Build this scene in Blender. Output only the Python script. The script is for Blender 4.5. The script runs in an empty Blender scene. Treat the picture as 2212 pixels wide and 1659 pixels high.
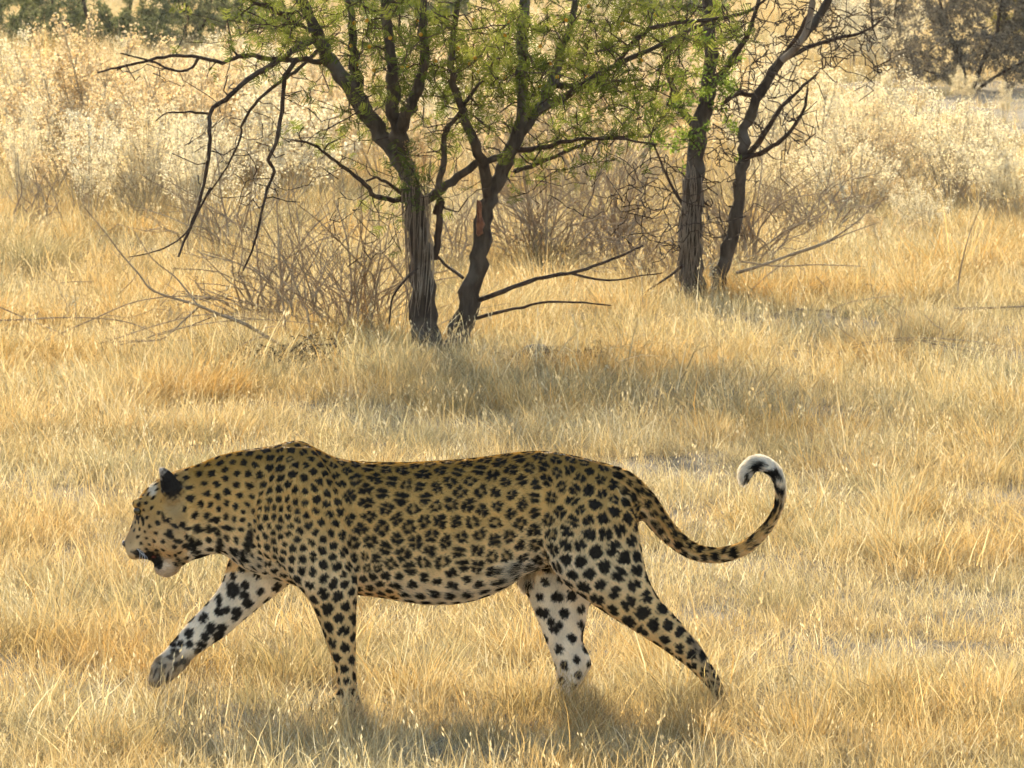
import bpy, bmesh, math, random
import numpy as np
from mathutils import Vector, Matrix, kdtree

random.seed(7)
RNG = np.random.default_rng(11)
scene = bpy.context.scene
COL = scene.collection

# ------------------------------------------------------------------ camera
CAM_Y, CAM_Z = -15.0, 1.94
FPX = 13005.0                      # focal length in photo pixels (photo taken as 2212 x 1659)
HORIZON = -150.0
PITCH = math.atan((829.5 - HORIZON) / FPX)
cam_data = bpy.data.cameras.new('camera')
cam = bpy.data.objects.new('camera', cam_data)
COL.objects.link(cam)
cam.location = (0, CAM_Y, CAM_Z)
cam.rotation_euler = (math.radians(90) - PITCH, 0, 0)
cam_data.sensor_width = 36.0
cam_data.lens = FPX / 2212.0 * 36.0
cam_data.clip_start = 0.5
cam_data.clip_end = 3000.0
cam_data.dof.use_dof = True
cam_data.dof.focus_distance = 15.0
cam_data.dof.aperture_fstop = 42.0
scene.camera = cam

# ------------------------------------------------------------------ sky, sun, exposure
SUN_EL, SUN_AZ = math.radians(23), math.radians(-8)     # azimuth from +Y (straight behind the leopard) towards +X
world = bpy.data.worlds.new('World')
scene.world = world
world.use_nodes = True
wn = world.node_tree
wn.nodes.clear()
w_out = wn.nodes.new('ShaderNodeOutputWorld')
w_bg = wn.nodes.new('ShaderNodeBackground')
w_sky = wn.nodes.new('ShaderNodeTexSky')
w_sky.sky_type = 'NISHITA'
w_sky.sun_disc = False
w_sky.sun_elevation = SUN_EL
w_sky.sun_rotation = SUN_AZ
w_sky.air_density = 1.0
w_sky.dust_density = 2.0
w_sky.ozone_density = 0.6
w_sky.altitude = 950
w_bg.inputs['Strength'].default_value = 0.14
wn.links.new(w_sky.outputs[0], w_bg.inputs['Color'])
wn.links.new(w_bg.outputs[0], w_out.inputs['Surface'])

sun_data = bpy.data.lights.new('sun', 'SUN')
sun_data.energy = 5.0
sun_data.angle = math.radians(0.53)
sun_data.color = (1.0, 0.86, 0.58)
sun = bpy.data.objects.new('sun', sun_data)
COL.objects.link(sun)
to_sun = Vector((math.sin(SUN_AZ) * math.cos(SUN_EL), math.cos(SUN_AZ) * math.cos(SUN_EL), math.sin(SUN_EL)))
sun.rotation_euler = to_sun.to_track_quat('Z', 'Y').to_euler()
sun.location = (0, 40, 30)

scene.view_settings.view_transform = 'Standard'
scene.view_settings.look = 'None'
scene.view_settings.exposure = 1.15
scene.view_settings.gamma = 1.0
scene.render.engine = 'CYCLES'
scene.cycles.use_denoising = True
scene.cycles.max_bounces = 5
scene.cycles.diffuse_bounces = 4
scene.cycles.glossy_bounces = 1
scene.cycles.transmission_bounces = 3
scene.cycles.use_adaptive_sampling = True
scene.cycles.adaptive_threshold = 0.05
scene.cycles.transparent_max_bounces = 4
scene.cycles.caustics_reflective = False
scene.cycles.caustics_refractive = False
scene.cycles.sample_clamp_indirect = 8.0

# ------------------------------------------------------------------ helpers
def at(px, py, Y=0.0):
    """World point on the upright plane y = Y that the photo shows at (px, py)."""
    dx, dy = px - 1106.0, 829.5 - py
    c, s = math.cos(PITCH), math.sin(PITCH)
    d = Vector((dx, dy * s + FPX * c, dy * c - FPX * s))
    t = (Y - CAM_Y) / d.y
    return Vector((0, CAM_Y, CAM_Z)) + d * t

def ground_y(py):
    """Depth at which flat ground shows at photo row py."""
    return CAM_Z * FPX / (py - HORIZON) * 1.0 + CAM_Y

def gpt(px, py):
    y = ground_y(py)
    return at(px, py, y).x, y

def to_px(p):
    p = np.asarray(p)
    c, s = math.cos(PITCH), math.sin(PITCH)
    y, z = p[..., 1] - CAM_Y, p[..., 2] - CAM_Z
    fwd = y * c - z * s
    up = y * s + z * c
    return 1106 + FPX * p[..., 0] / fwd, 829.5 - FPX * up / fwd

def tag(o, label=None, cat=None, group=None, kind=None):
    if label: o['label'] = label
    if cat: o['category'] = cat
    if group: o['group'] = group
    if kind: o['kind'] = kind
    return o

def link(o, parent=None):
    COL.objects.link(o)
    if parent is not None:
        o.parent = parent
    return o

def mesh_obj(name, verts, faces, mat=None, parent=None, smooth=True):
    me = bpy.data.meshes.new(name)
    if isinstance(verts, np.ndarray):
        verts = verts.tolist()
    me.from_pydata(verts, [], faces)
    if smooth:
        me.polygons.foreach_set('use_smooth', [True] * len(me.polygons))
    me.update()
    if mat: me.materials.append(mat)
    return link(bpy.data.objects.new(name, me), parent)

def fast_mesh(name, verts, tris, mat=None, colors=None, smooth=True):
    """Triangle mesh straight from numpy arrays."""
    verts = np.ascontiguousarray(verts, dtype=np.float32)
    tris = np.ascontiguousarray(tris, dtype=np.int32)
    me = bpy.data.meshes.new(name)
    me.vertices.add(len(verts))
    me.vertices.foreach_set('co', verts.ravel())
    me.loops.add(tris.size)
    me.loops.foreach_set('vertex_index', tris.ravel())
    me.polygons.add(len(tris))
    k = tris.shape[1]
    me.polygons.foreach_set('loop_start', np.arange(len(tris), dtype=np.int32) * k)
    if smooth:
        me.polygons.foreach_set('use_smooth', np.ones(len(tris), dtype=bool))
    me.update(calc_edges=True)
    if colors is not None:
        a = me.attributes.new('col', 'FLOAT_COLOR', 'POINT')
        c = np.ones((len(verts), 4), dtype=np.float32); c[:, :3] = colors
        a.data.foreach_set('color', c.ravel())
    if mat: me.materials.append(mat)
    return me

def empty(name, loc=(0, 0, 0), rz=0.0):
    o = bpy.data.objects.new(name, None)
    o.empty_display_size = 0.1
    o.location = loc
    o.rotation_euler = (0, 0, rz)
    return link(o)

class Nodes:
    """Small wrapper that makes node materials short to write."""
    def __init__(self, name):
        self.mat = bpy.data.materials.new(name)
        self.mat.use_nodes = True
        self.t = self.mat.node_tree
        self.t.nodes.clear()
        self.out = self.t.nodes.new('ShaderNodeOutputMaterial')
    def n(self, kind, **kw):
        nd = self.t.nodes.new(kind)
        for k, v in kw.items():
            setattr(nd, k, v)
        return nd
    def l(self, a, b):
        self.t.links.new(a, b)
    def ramp(self, fac, stops, interp='LINEAR'):
        r = self.n('ShaderNodeValToRGB')
        r.color_ramp.interpolation = interp
        e = r.color_ramp.elements
        while len(e) < len(stops): e.new(0.5)
        for i, (p, c) in enumerate(stops):
            e[i].position = p
            e[i].color = (*c, 1) if len(c) == 3 else c
        self.l(fac, r.inputs['Fac'])
        return r.outputs['Color']
    def mix(self, fac, a, b, mode='MIX'):
        m = self.n('ShaderNodeMix', data_type='RGBA', blend_type=mode)
        for sock, v in ((m.inputs[0], fac), (m.inputs[6], a), (m.inputs[7], b)):
            if hasattr(v, 'links'): self.l(v, sock)
            elif isinstance(v, (int, float)): sock.default_value = v
            else: sock.default_value = (*v, 1)
        return m.outputs[2]
    def noise(self, scale, detail=3, rough=0.55, vec=None, coord='Object'):
        nz = self.n('ShaderNodeTexNoise')
        nz.inputs['Scale'].default_value = scale
        nz.inputs['Detail'].default_value = detail
        nz.inputs['Roughness'].default_value = rough
        if vec is None:
            vec = self.n('ShaderNodeTexCoord').outputs[coord]
        self.l(vec, nz.inputs['Vector'])
        return nz.outputs['Fac']
    def leafy(self, color, trans=0.4, rough=0.6, spec=0.3, tcolor=None):
        """Diffuse + translucent mix for thin plant matter, with a weak gloss."""
        if spec <= 0:
            p = self.n('ShaderNodeBsdfDiffuse')
        else:
            p = self.n('ShaderNodeBsdfPrincipled')
            p.inputs['Roughness'].default_value = rough
            p.inputs['Specular IOR Level'].default_value = spec
        t = self.n('ShaderNodeBsdfTranslucent')
        m = self.n('ShaderNodeMixShader')
        m.inputs[0].default_value = trans
        self.l(color, p.inputs[0])
        self.l(tcolor if tcolor is not None else color, t.inputs['Color'])
        self.l(p.outputs[0], m.inputs[1]); self.l(t.outputs[0], m.inputs[2])
        self.l(m.outputs[0], self.out.inputs['Surface'])
        return self.mat
    def solid(self, color, rough=0.7, spec=0.3, bump=None, bump_d=0.01):
        p = self.n('ShaderNodeBsdfPrincipled')
        p.inputs['Roughness'].default_value = rough
        p.inputs['Specular IOR Level'].default_value = spec
        if hasattr(color, 'links'): self.l(color, p.inputs['Base Color'])
        else: p.inputs['Base Color'].default_value = (*color, 1)
        if bump is not None:
            b = self.n('ShaderNodeBump')
            b.inputs['Strength'].default_value = 0.8
            b.inputs['Distance'].default_value = bump_d
            self.l(bump, b.inputs['Height'])
            self.l(b.outputs[0], p.inputs['Normal'])
        self.l(p.outputs[0], self.out.inputs['Surface'])
        return self.mat
    def attr(self, name):
        a = self.n('ShaderNodeAttribute', attribute_name=name)
        return a.outputs['Color']

def smooth01(a, b, x):
    t = np.clip((x - a) / (b - a), 0, 1)
    return t * t * (3 - 2 * t)

def catmull(pts, n):
    """Resample a list of rows (any width) with a Catmull-Rom spline to n rows."""
    P = np.asarray(pts, dtype=float)
    m = len(P)
    Q = np.vstack([2 * P[0] - P[1], P, 2 * P[-1] - P[-2]])
    t = np.linspace(0, m - 1 - 1e-9, n)
    i = t.astype(int); f = (t - i)[:, None]
    p0, p1, p2, p3 = Q[i], Q[i + 1], Q[i + 2], Q[i + 3]
    return 0.5 * (2 * p1 + (p2 - p0) * f + (2 * p0 - 5 * p1 + 4 * p2 - p3) * f ** 2 + (3 * p1 - p0 - 3 * p2 + p3) * f ** 3)

# ================================================================== leopard
GUIDE_P, GUIDE_T, GUIDE_K = [], [], []          # points on the limb axes, their direction (towards paw / tail tip) and part

def limb(stations, part, n=26, seg=28, egg=0.0):
    """Closed tube from traced edge pairs: (Ax, Ay, Bx, By, depth centre, half width across the body)."""
    S = catmull(stations, n)
    verts, faces = [], []
    cen = []
    for row in S:
        yc, yw = row[4], max(row[5], 0.002)
        a, b = at(row[0], row[1], yc), at(row[2], row[3], yc)
        c, u = (a + b) / 2, (a - b) / 2
        cen.append(c)
        for k in range(seg):
            t = 2 * math.pi * k / seg
            ct, st = math.cos(t), math.sin(t)
            verts.append((c.x + u.x * ct, c.y + yw * st * (1 + egg * ct), c.z + u.z * ct))
    for i in range(n - 1):
        for k in range(seg):
            k2 = (k + 1) % seg
            faces.append((i * seg + k, i * seg + k2, (i + 1) * seg + k2, (i + 1) * seg + k))
    for i, rev in ((0, True), (n - 1, False)):
        verts.append(tuple(cen[i]))
        c = len(verts) - 1
        for k in range(seg):
            k2 = (k + 1) % seg
            faces.append((c, i * seg + k2, i * seg + k) if rev else (c, i * seg + k, i * seg + k2))
    for i in range(n):
        d = (cen[min(i + 1, n - 1)] - cen[max(i - 1, 0)]).normalized()
        GUIDE_P.append(cen[i]); GUIDE_T.append(d); GUIDE_K.append(part)
    return verts, faces

def blob(c, r, seg=14):
    verts, faces = [], []
    for i in range(seg + 1):
        a = math.pi * i / seg
        for k in range(seg):
            b = 2 * math.pi * k / seg
            verts.append((c[0] + r[0] * math.sin(a) * math.cos(b), c[1] + r[1] * math.sin(a) * math.sin(b), c[2] + r[2] * math.cos(a)))
    for i in range(seg):
        for k in range(seg):
            k2 = (k + 1) % seg
            faces.append((i * seg + k, (i + 1) * seg + k, (i + 1) * seg + k2, i * seg + k2))
    return verts, faces

TORSO = [
    (420, 1004, 452, 1200, 0, .070), (468, 983, 484, 1200, 0, .084), (530, 969, 528, 1232, 0, .100),
    (590, 961, 605, 1258, 0, .106), (642, 948, 655, 1272, 0, .110), (692, 970, 705, 1281, 0, .116), (745, 991, 765, 1287, 0, .124),
    (850, 996, 850, 1297, 0, .134), (940, 993, 930, 1307, 0, .140), (1030, 986, 1010, 1301, 0, .138),
    (1110, 975, 1080, 1277, 0, .126), (1180, 972, 1142, 1236, 0, .114), (1250, 984, 1240, 1225, 0, .106),
    (1310, 1000, 1312, 1215, 0, .096), (1350, 1017, 1362, 1180, 0, .075), (1374, 1045, 1382, 1130, 0, .045)]
HEAD = [
    (430, 1000, 452, 1202, 0, .072), (385, 1012, 420, 1211, 0, .080), (350, 1028, 392, 1212, 0, .086),
    (322, 1045, 366, 1204, 0, .083), (303, 1066, 346, 1202, 0, .072), (291, 1088, 331, 1207, 0, .058),
    (286, 1115, 318, 1210, 0, .047), (277, 1142, 305, 1210, 0, .042), (267, 1162, 292, 1208, 0, .036),
    (262, 1174, 280, 1197, 0, .024), (263, 1180, 272, 1188, 0, .010)]
JAW = [
    (405, 1160, 412, 1214, 0, .057), (382, 1176, 395, 1224, 0, .050), (358, 1190, 382, 1240, 0, .042),
    (342, 1204, 362, 1249, 0, .035), (333, 1217, 345, 1244, 0, .027), (330, 1228, 336, 1238, 0, .014)]
FORE_NEAR = [
    (606, 962, 676, 962, -.030, .016), (580, 1030, 712, 1015, -.080, .036), (562, 1115, 742, 1105, -.104, .048),
    (585, 1190, 762, 1190, -.112, .050), (628, 1252, 776, 1262, -.108, .048), (666, 1300, 773, 1312, -.102, .044),
    (691, 1356, 772, 1368, -.098, .039), (708, 1406, 771, 1413, -.094, .035), (722, 1444, 772, 1450, -.092, .033),
    (726, 1482, 774, 1484, -.092, .035), (722, 1510, 776, 1510, -.092, .038), (730, 1530, 772, 1530, -.092, .030)]
PAW_FN = [(782, 1508, 780, 1534, -.092, .026), (756, 1494, 756, 1540, -.092, .040), (722, 1497, 722, 1542, -.092, .045),
          (698, 1508, 696, 1542, -.092, .043), (680, 1522, 678, 1540, -.092, .030)]
FORE_FAR = [
    (600, 995, 735, 1000, .075, .036), (540, 1085, 715, 1125, .096, .045), (508, 1165, 680, 1215, .102, .048),
    (486, 1222, 630, 1262, .100, .046), (480, 1250, 565, 1312, .098, .043), (457, 1286, 520, 1349, .094, .040),
    (431, 1315, 487, 1377, .092, .037), (402, 1345, 455, 1398, .090, .034), (375, 1378, 422, 1421, .088, .034),
    (352, 1404, 404, 1444, .086, .040), (332, 1422, 384, 1462, .086, .044), (322, 1446, 360, 1482, .086, .042),
    (328, 1468, 346, 1486, .086, .026)]
HIND_NEAR = [
    (1225, 1030, 1335, 1050, -.045, .020), (1175, 1090, 1372, 1105, -.078, .046), (1165, 1170, 1388, 1185, -.092, .056),
    (1205, 1250, 1402, 1245, -.096, .053), (1268, 1300, 1424, 1288, -.094, .047), (1324, 1338, 1447, 1314, -.092, .041),
    (1381, 1373, 1466, 1335, -.090, .036), (1426, 1402, 1484, 1356, -.088, .032), (1470, 1433, 1517, 1396, -.086, .028),
    (1503, 1462, 1545, 1443, -.086, .027), (1532, 1493, 1567, 1486, -.086, .030), (1540, 1520, 1574, 1516, -.086, .034),
    (1545, 1536, 1570, 1536, -.086, .026)]
PAW_HN = [(1576, 1505, 1576, 1536, -.086, .026), (1555, 1502, 1555, 1541, -.086, .037), (1528, 1512, 1526, 1542, -.086, .040),
          (1505, 1526, 1503, 1541, -.086, .028)]
HIND_FAR = [
    (1140, 1070, 1330, 1070, .050, .045), (1122, 1170, 1330, 1180, .080, .052), (1117, 1248, 1300, 1270, .088, .050),
    (1138, 1292, 1276, 1310, .088, .045), (1159, 1341, 1268, 1345, .086, .040), (1177, 1388, 1262, 1385, .085, .034),
    (1193, 1432, 1281, 1428, .085, .030), (1198, 1462, 1268, 1462, .085, .028), (1188, 1490, 1245, 1493, .085, .030),
    (1180, 1512, 1226, 1518, .085, .032)]
PAW_HF = [(1238, 1494, 1240, 1520, .085, .026), (1212, 1480, 1214, 1524, .085, .036), (1182, 1490, 1182, 1525, .085, .042),
          (1160, 1505, 1158, 1525, .085, .038), (1146, 1516, 1146, 1524, .085, .022)]
TAILP = [
    (1330, 1004, 1340, 1080, 0, .030), (1372, 1024, 1358, 1096, 0, .034), (1415, 1067, 1384, 1122, 0, .032),
    (1440, 1104, 1404, 1144, 0, .030), (1465, 1139, 1432, 1172, 0, .026), (1498, 1167, 1476, 1203, 0, .024),
    (1530, 1179, 1520, 1217, -.005, .022), (1565, 1179, 1570, 1216, -.012, .021), (1603, 1167, 1620, 1196, -.020, .020),
    (1635, 1142, 1658, 1161, -.026, .018), (1660, 1112, 1685, 1121, -.030, .016), (1670, 1084, 1698, 1086, -.030, .016),
    (1672, 1060, 1701, 1052, -.028, .017), (1665, 1037, 1692, 1017, -.024, .018), (1650, 1021, 1669, 993, -.020, .019),
    (1635, 1019, 1636, 982, -.016, .020), (1624, 1029, 1603, 1001, -.014, .018), (1614, 1041, 1595, 1030, -.012, .013),
    (1608, 1045, 1601, 1043, -.012, .005)]
EAR = [(346, 1092, 402, 1078, .060, .027), (345, 1068, 397, 1054, .069, .023), (343, 1045, 387, 1035, .076, .017),
       (340, 1024, 372, 1018, .082, .013), (339, 1008, 354, 1006, .086, .010)]

def mirror(st):
    return [(a, b, c, d, -y, w) for a, b, c, d, y, w in st]

leopard = empty('leopard', (0, 0, 0))
tag(leopard, 'spotted leopard walking left through dry grass with its tail curled up', 'leopard')

pieces = [limb(TORSO, 'body', 40, 40, egg=-.12), limb(HEAD, 'head', 30, 32, egg=-.05), limb(JAW, 'head', 16, 24),
          limb(FORE_NEAR, 'fore_near', 34), limb(PAW_FN, 'paw', 14), limb(FORE_FAR, 'fore_far', 34),
          limb(HIND_NEAR, 'hind_near', 36), limb(PAW_HN, 'paw', 12), limb(HIND_FAR, 'hind_far', 32), limb(PAW_HF, 'paw', 14),
          limb(TAILP, 'tail', 70, 20), limb(mirror(EAR), 'ear', 14, 20), limb(EAR, 'ear', 14, 20)]
# cheeks, brows, muscle masses and toes
def pb(px, py, Y, rx, ry, rz):
    pieces.append(blob(at(px, py, Y), (rx, ry, rz)))
pb(372, 1150, -.050, .055, .040, .060); pb(372, 1150, .050, .055, .040, .060)       # cheeks
pb(300, 1088, -.040, .022, .022, .018); pb(300, 1088, .040, .022, .022, .018)       # brows
pb(292, 1192, -.022, .026, .026, .024); pb(292, 1192, .022, .026, .026, .024)       # whisker pads
pb(700, 1190, -.120, .070, .035, .090); pb(1290, 1180, -.100, .095, .045, .100)      # upper arm, thigh
pb(331, 1204, 0, .016, .026, .014)
pb(590, 1130, -.095, .055, .040, .095)                                              # shoulder point
for px, py, Y in ((684, 1532, -.12), (679, 1531, -.10), (679, 1531, -.08), (686, 1532, -.063),
                  (1150, 1517, .06), (1146, 1517, .078), (1146, 1517, .096), (1152, 1517, .113),
                  (1508, 1534, -.112), (1503, 1534, -.094), (1503, 1534, -.076), (1509, 1534, -.06)):
    pb(px, py, Y, .020, .010, .011)
for px, py, Y in ((340, 1468, .052), (330, 1466, .072), (329, 1468, .094), (336, 1470, .114)):
    pb(px, py, Y, .016, .011, .024)
pb(366, 1442, .084, .030, .036, .022)

bm_v, bm_f = [], []
for v, f in pieces:
    o = len(bm_v)
    bm_v += v
    bm_f += [tuple(i + o for i in q) for q in f]
tmp_me = bpy.data.meshes.new('leopard_raw')
tmp_me.from_pydata([tuple(v) for v in bm_v], [], bm_f)
tmp = bpy.data.objects.new('leopard_raw', tmp_me)
COL.objects.link(tmp)
bm = bmesh.new(); bm.from_mesh(tmp_me); bmesh.ops.recalc_face_normals(bm, faces=bm.faces); bm.to_mesh(tmp_me); bm.free()
rm = tmp.modifiers.new('r', 'REMESH'); rm.mode = 'VOXEL'; rm.voxel_size = 0.0042
sm = tmp.modifiers.new('s', 'SMOOTH'); sm.factor = 0.5; sm.iterations = 11
rm2 = tmp.modifiers.new('r2', 'REMESH'); rm2.mode = 'VOXEL'; rm2.voxel_size = 0.0034
sm2 = tmp.modifiers.new('s2', 'SMOOTH'); sm2.factor = 0.5; sm2.iterations = 2
dg = bpy.context.evaluated_depsgraph_get()
body_me = bpy.data.meshes.new_from_object(tmp.evaluated_get(dg))
bpy.data.objects.remove(tmp)
body_me.name = 'body'
body_me.materials.clear()
NV = len(body_me.vertices)
V = np.empty(NV * 3, np.float32); body_me.vertices.foreach_get('co', V); V = V.reshape(-1, 3)
N = np.empty(NV * 3, np.float32); body_me.vertices.foreach_get('normal', N); N = N.reshape(-1, 3)
V -= N * 0.0035                                            # leave room for the coat
body_me.vertices.foreach_set('co', V.ravel())
body_me.polygons.foreach_set('use_smooth', np.ones(len(body_me.polygons), dtype=bool))
body_me.update()

# nearest axis point -> part, lie of the fur
gt = kdtree.KDTree(len(GUIDE_P))
for i, p in enumerate(GUIDE_P): gt.insert(p, i)
gt.balance()
gi = np.array([gt.find(v)[1] for v in V.tolist()])
GT = np.array([tuple(t) for t in GUIDE_T])
KIND = np.array(GUIDE_K)[gi]
_ex, _ey = to_px(V)
KIND = np.where((KIND == 'ear') & ~((np.abs(V[:, 1]) > .060) & (_ey < 1068 - (_ex - 340) * .25) & (_ex > 330)), 'head', KIND)
FLOW = GT[gi].copy()
FLOW[KIND == 'head'] *= np.array([-1, 1, -1]) * np.array([1, 1, 1])
px, py = to_px(V)
hd = (KIND == 'head')
FLOW[hd] = (0.85, 0, 0.10)
FLOW[KIND == 'body'] = FLOW[KIND == 'body'] * 0.8 + np.array([0.15, 0, -0.28])
FLOW[KIND == 'ear'] = (0.1, 0, 0.9)
for _ in range(4):                                         # relax the lie so that it turns gradually from part to part
    e = np.empty(len(body_me.edges) * 2, np.int32); body_me.edges.foreach_get('vertices', e); e = e.reshape(-1, 2)
    acc = FLOW.copy(); cnt = np.ones(NV)
    for a, b in ((0, 1), (1, 0)):
        np.add.at(acc, e[:, a], FLOW[e[:, b]]); np.add.at(cnt, e[:, a], 1)
    FLOW = acc / cnt[:, None]
FLOW -= N * np.sum(FLOW * N, axis=1)[:, None]
FLOW /= np.maximum(np.linalg.norm(FLOW, axis=1), 1e-6)[:, None]

M = 1 / 867.0                                              # metres per photo pixel at the leopard
far_leg = ((KIND == 'fore_far') & (py > 1235)) | ((KIND == 'hind_far') & (py > 1240)) | ((KIND == 'paw') & (V[:, 1] > 0.03))
near_leg = ((KIND == 'fore_near') & (py > 1240)) | ((KIND == 'hind_near') & (py > 1260)) | ((KIND == 'paw') & (V[:, 1] < -0.03))
tail_m = KIND == 'tail'
head_m = (px < 405) & (V[:, 2] > 0.25)

# ---- spacing of the marks (photo pixels) over the body
gap = np.full(NV, 26.0)
gap = np.where((px > 735) & (px < 1200), 27.0 + 2 * smooth01(1050, 1250, py), gap)
gap = np.where((px >= 1200), 24.5 + 5 * smooth01(1100, 1300, py), gap)
gap = np.where((px < 745), 18.5 + 2 * smooth01(1030, 960, py), gap)
gap = np.where((px < 600) & (px > 400), 20.0, gap)
gap = np.where((px < 650) & (px > 520) & (py > 1080), 15.0, gap)
gap = np.where((KIND == 'fore_near') & (py > 1200), 19 + 5 * smooth01(1220, 1320, py) - 6 * smooth01(1420, 1490, py), gap)
gap = np.where((KIND == 'hind_near') & (py > 1330), 28 - 10 * smooth01(1360, 1450, py), gap)
gap = np.where(far_leg, 29.0 - 7 * smooth01(1400, 1470, py), gap)
gap = np.where(head_m, 14.5 + 6 * smooth01(320, 380, px), gap)
gap = np.where(head_m & (px < 320), 12.0, gap)
gap = np.where(tail_m, 18.5, gap)
gap = np.where(KIND == 'paw', 18.0, gap)
skip = (KIND == 'ear') | (tail_m & (px > 1590)) | (head_m & (px < 282))
# bare pale patches: chin, lower cheek, behind the ear
def ell(cx, cy, rx, ry): return ((px - cx) / rx) ** 2 + ((py - cy) / ry) ** 2
skip |= (ell(352, 1232, 26, 24) < 1) | ((ell(372, 1086, 24, 34) < 1) & head_m) | (ell(385, 1165, 14, 14) < 1)

cell = 0.05
grid, spots, tiny = {}, [], []
def darts(cand, fac, out):
    for i in cand:
        p = V[i]; g = gap[i] * M
        key = tuple((p // cell).astype(int))
        nb = [j for dx in (-1, 0, 1) for dy in (-1, 0, 1) for dz in (-1, 0, 1) for j in grid.get((key[0] + dx, key[1] + dy, key[2] + dz), ())]
        if nb:
            d = V[nb] - p
            if (np.einsum('ij,ij->i', d, d) < (fac * .5 * (g + gap[nb] * M)) ** 2).any():
                continue
        grid.setdefault(key, []).append(i); out.append(i)
free = np.nonzero(~skip)[0]
darts(RNG.permutation(free)[:26000], 1.0, spots)
# even the marks out: move every centre to the middle of the skin it owns
seeds = V[spots].astype(float)
wgt = 1 / gap ** 2
Vl = V.tolist()
sub = np.arange(0, NV, 2)
for it in range(2):
    kt = kdtree.KDTree(len(seeds))
    for k_, p in enumerate(seeds): kt.insert(p, k_)
    kt.balance()
    own = np.array([kt.find(Vl[i])[1] for i in sub])
    acc = np.zeros((len(seeds), 3)); ws = np.zeros(len(seeds))
    np.add.at(acc, own, V[sub] * wgt[sub][:, None]); np.add.at(ws, own, wgt[sub])
    ok = ws > 0
    seeds[ok] = acc[ok] / ws[ok][:, None]
kt = kdtree.KDTree(len(seeds))
for k_, p in enumerate(seeds): kt.insert(p, k_)
kt.balance()
vt = kdtree.KDTree(NV)
for k_, p in enumerate(Vl): vt.insert(p, k_)
vt.balance()
si = np.array([vt.find(p)[1] for p in seeds])               # the vertex each centre sits on
nn = [kt.find_n(v, 2) for v in Vl]
c1 = np.array([q[0][1] for q in nn]); d1 = np.array([q[0][2] for q in nn]); d2 = np.array([q[1][2] for q in nn])
ns = len(seeds)
wob = V * 900
s1, s2, s3 = RNG.random(ns), RNG.random(ns), RNG.random(ns)
jit = 1 + .10 * np.sin(wob[:, 0] * .5 + 2 * np.sin(wob[:, 2] * .31)) + .10 * np.sin(wob[:, 2] * .55 + 2 * np.sin(wob[:, 0] * .37))
rho = 2 * d1 / np.maximum(d1 + d2, 1e-9) * jit               # 0 at the centre of a mark, 1 half way to its neighbour
u_ = FLOW[si]; w_ = np.cross(N[si], u_)
rv = V - seeds[c1]
theta = np.arctan2(np.sum(rv * w_[c1], 1), np.sum(rv * u_[c1], 1))
sx, sy = px[si], py[si]
sm_head, sm_far = head_m[si], far_leg[si]
sm_leg = near_leg[si] | (KIND[si] == 'paw')
out_r = np.full(ns, .66)
out_r = np.where((sx > 735) & (sx < 1200) & (sy < 1240), .785, out_r)
out_r = np.where((sx >= 1200) & (sy < 1200), .80, out_r)
out_r = np.where((sx >= 1200) & (sy >= 1200), .77, out_r)
out_r = np.where(sx < 735, .70, out_r)
out_r = np.where(sx < 560, .60, out_r)
out_r = np.where(sm_leg, .75, out_r); out_r = np.where(sm_far, .58, out_r); out_r = np.where(sm_head, .47, out_r)
out_r = out_r * (.88 + .22 * s1)
ros = ((sx > 735) & (sx < 1215) & (sy < 1235)) | ((sx >= 1215) & (sy < 1130) & (s3 < .6)) | ((sx > 620) & (sx < 735) & (sy < 1060) & (s3 < .25))
ros &= ~sm_leg & ~sm_far & ~tail_m[si]
inner = np.where(ros, -.10 + .46 * s2, 0)
nbk = np.where(ros, 2 + (s3 * 2.99).astype(int), np.where((s3 < .35) & (~sm_head), 2, 0))
brk = np.cos(nbk[c1] * theta + s2[c1] * 6.283)
cut = np.where(nbk[c1] > 0, smooth01(-1.0, -.80, brk + .02 * s1[c1] + .25 * (rho < .25) * ~ros[c1]), 1)
cut = np.where(ros[c1], cut, np.maximum(cut, 1 - smooth01(.25, .45, rho)))
dark = (1 - smooth01(out_r[c1] - .075, out_r[c1] + .075, rho))
dark *= np.where(inner[c1] > 0, smooth01(inner[c1] - .10, inner[c1] + .08, rho), 1) * cut
big = d1 / np.maximum(gap[si][c1] * M, 1e-6)
dark *= 1 - smooth01(.68, .80, big)
dark *= ~skip
tawny = ros[c1] * (1 - smooth01(.45, .75, rho))

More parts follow.
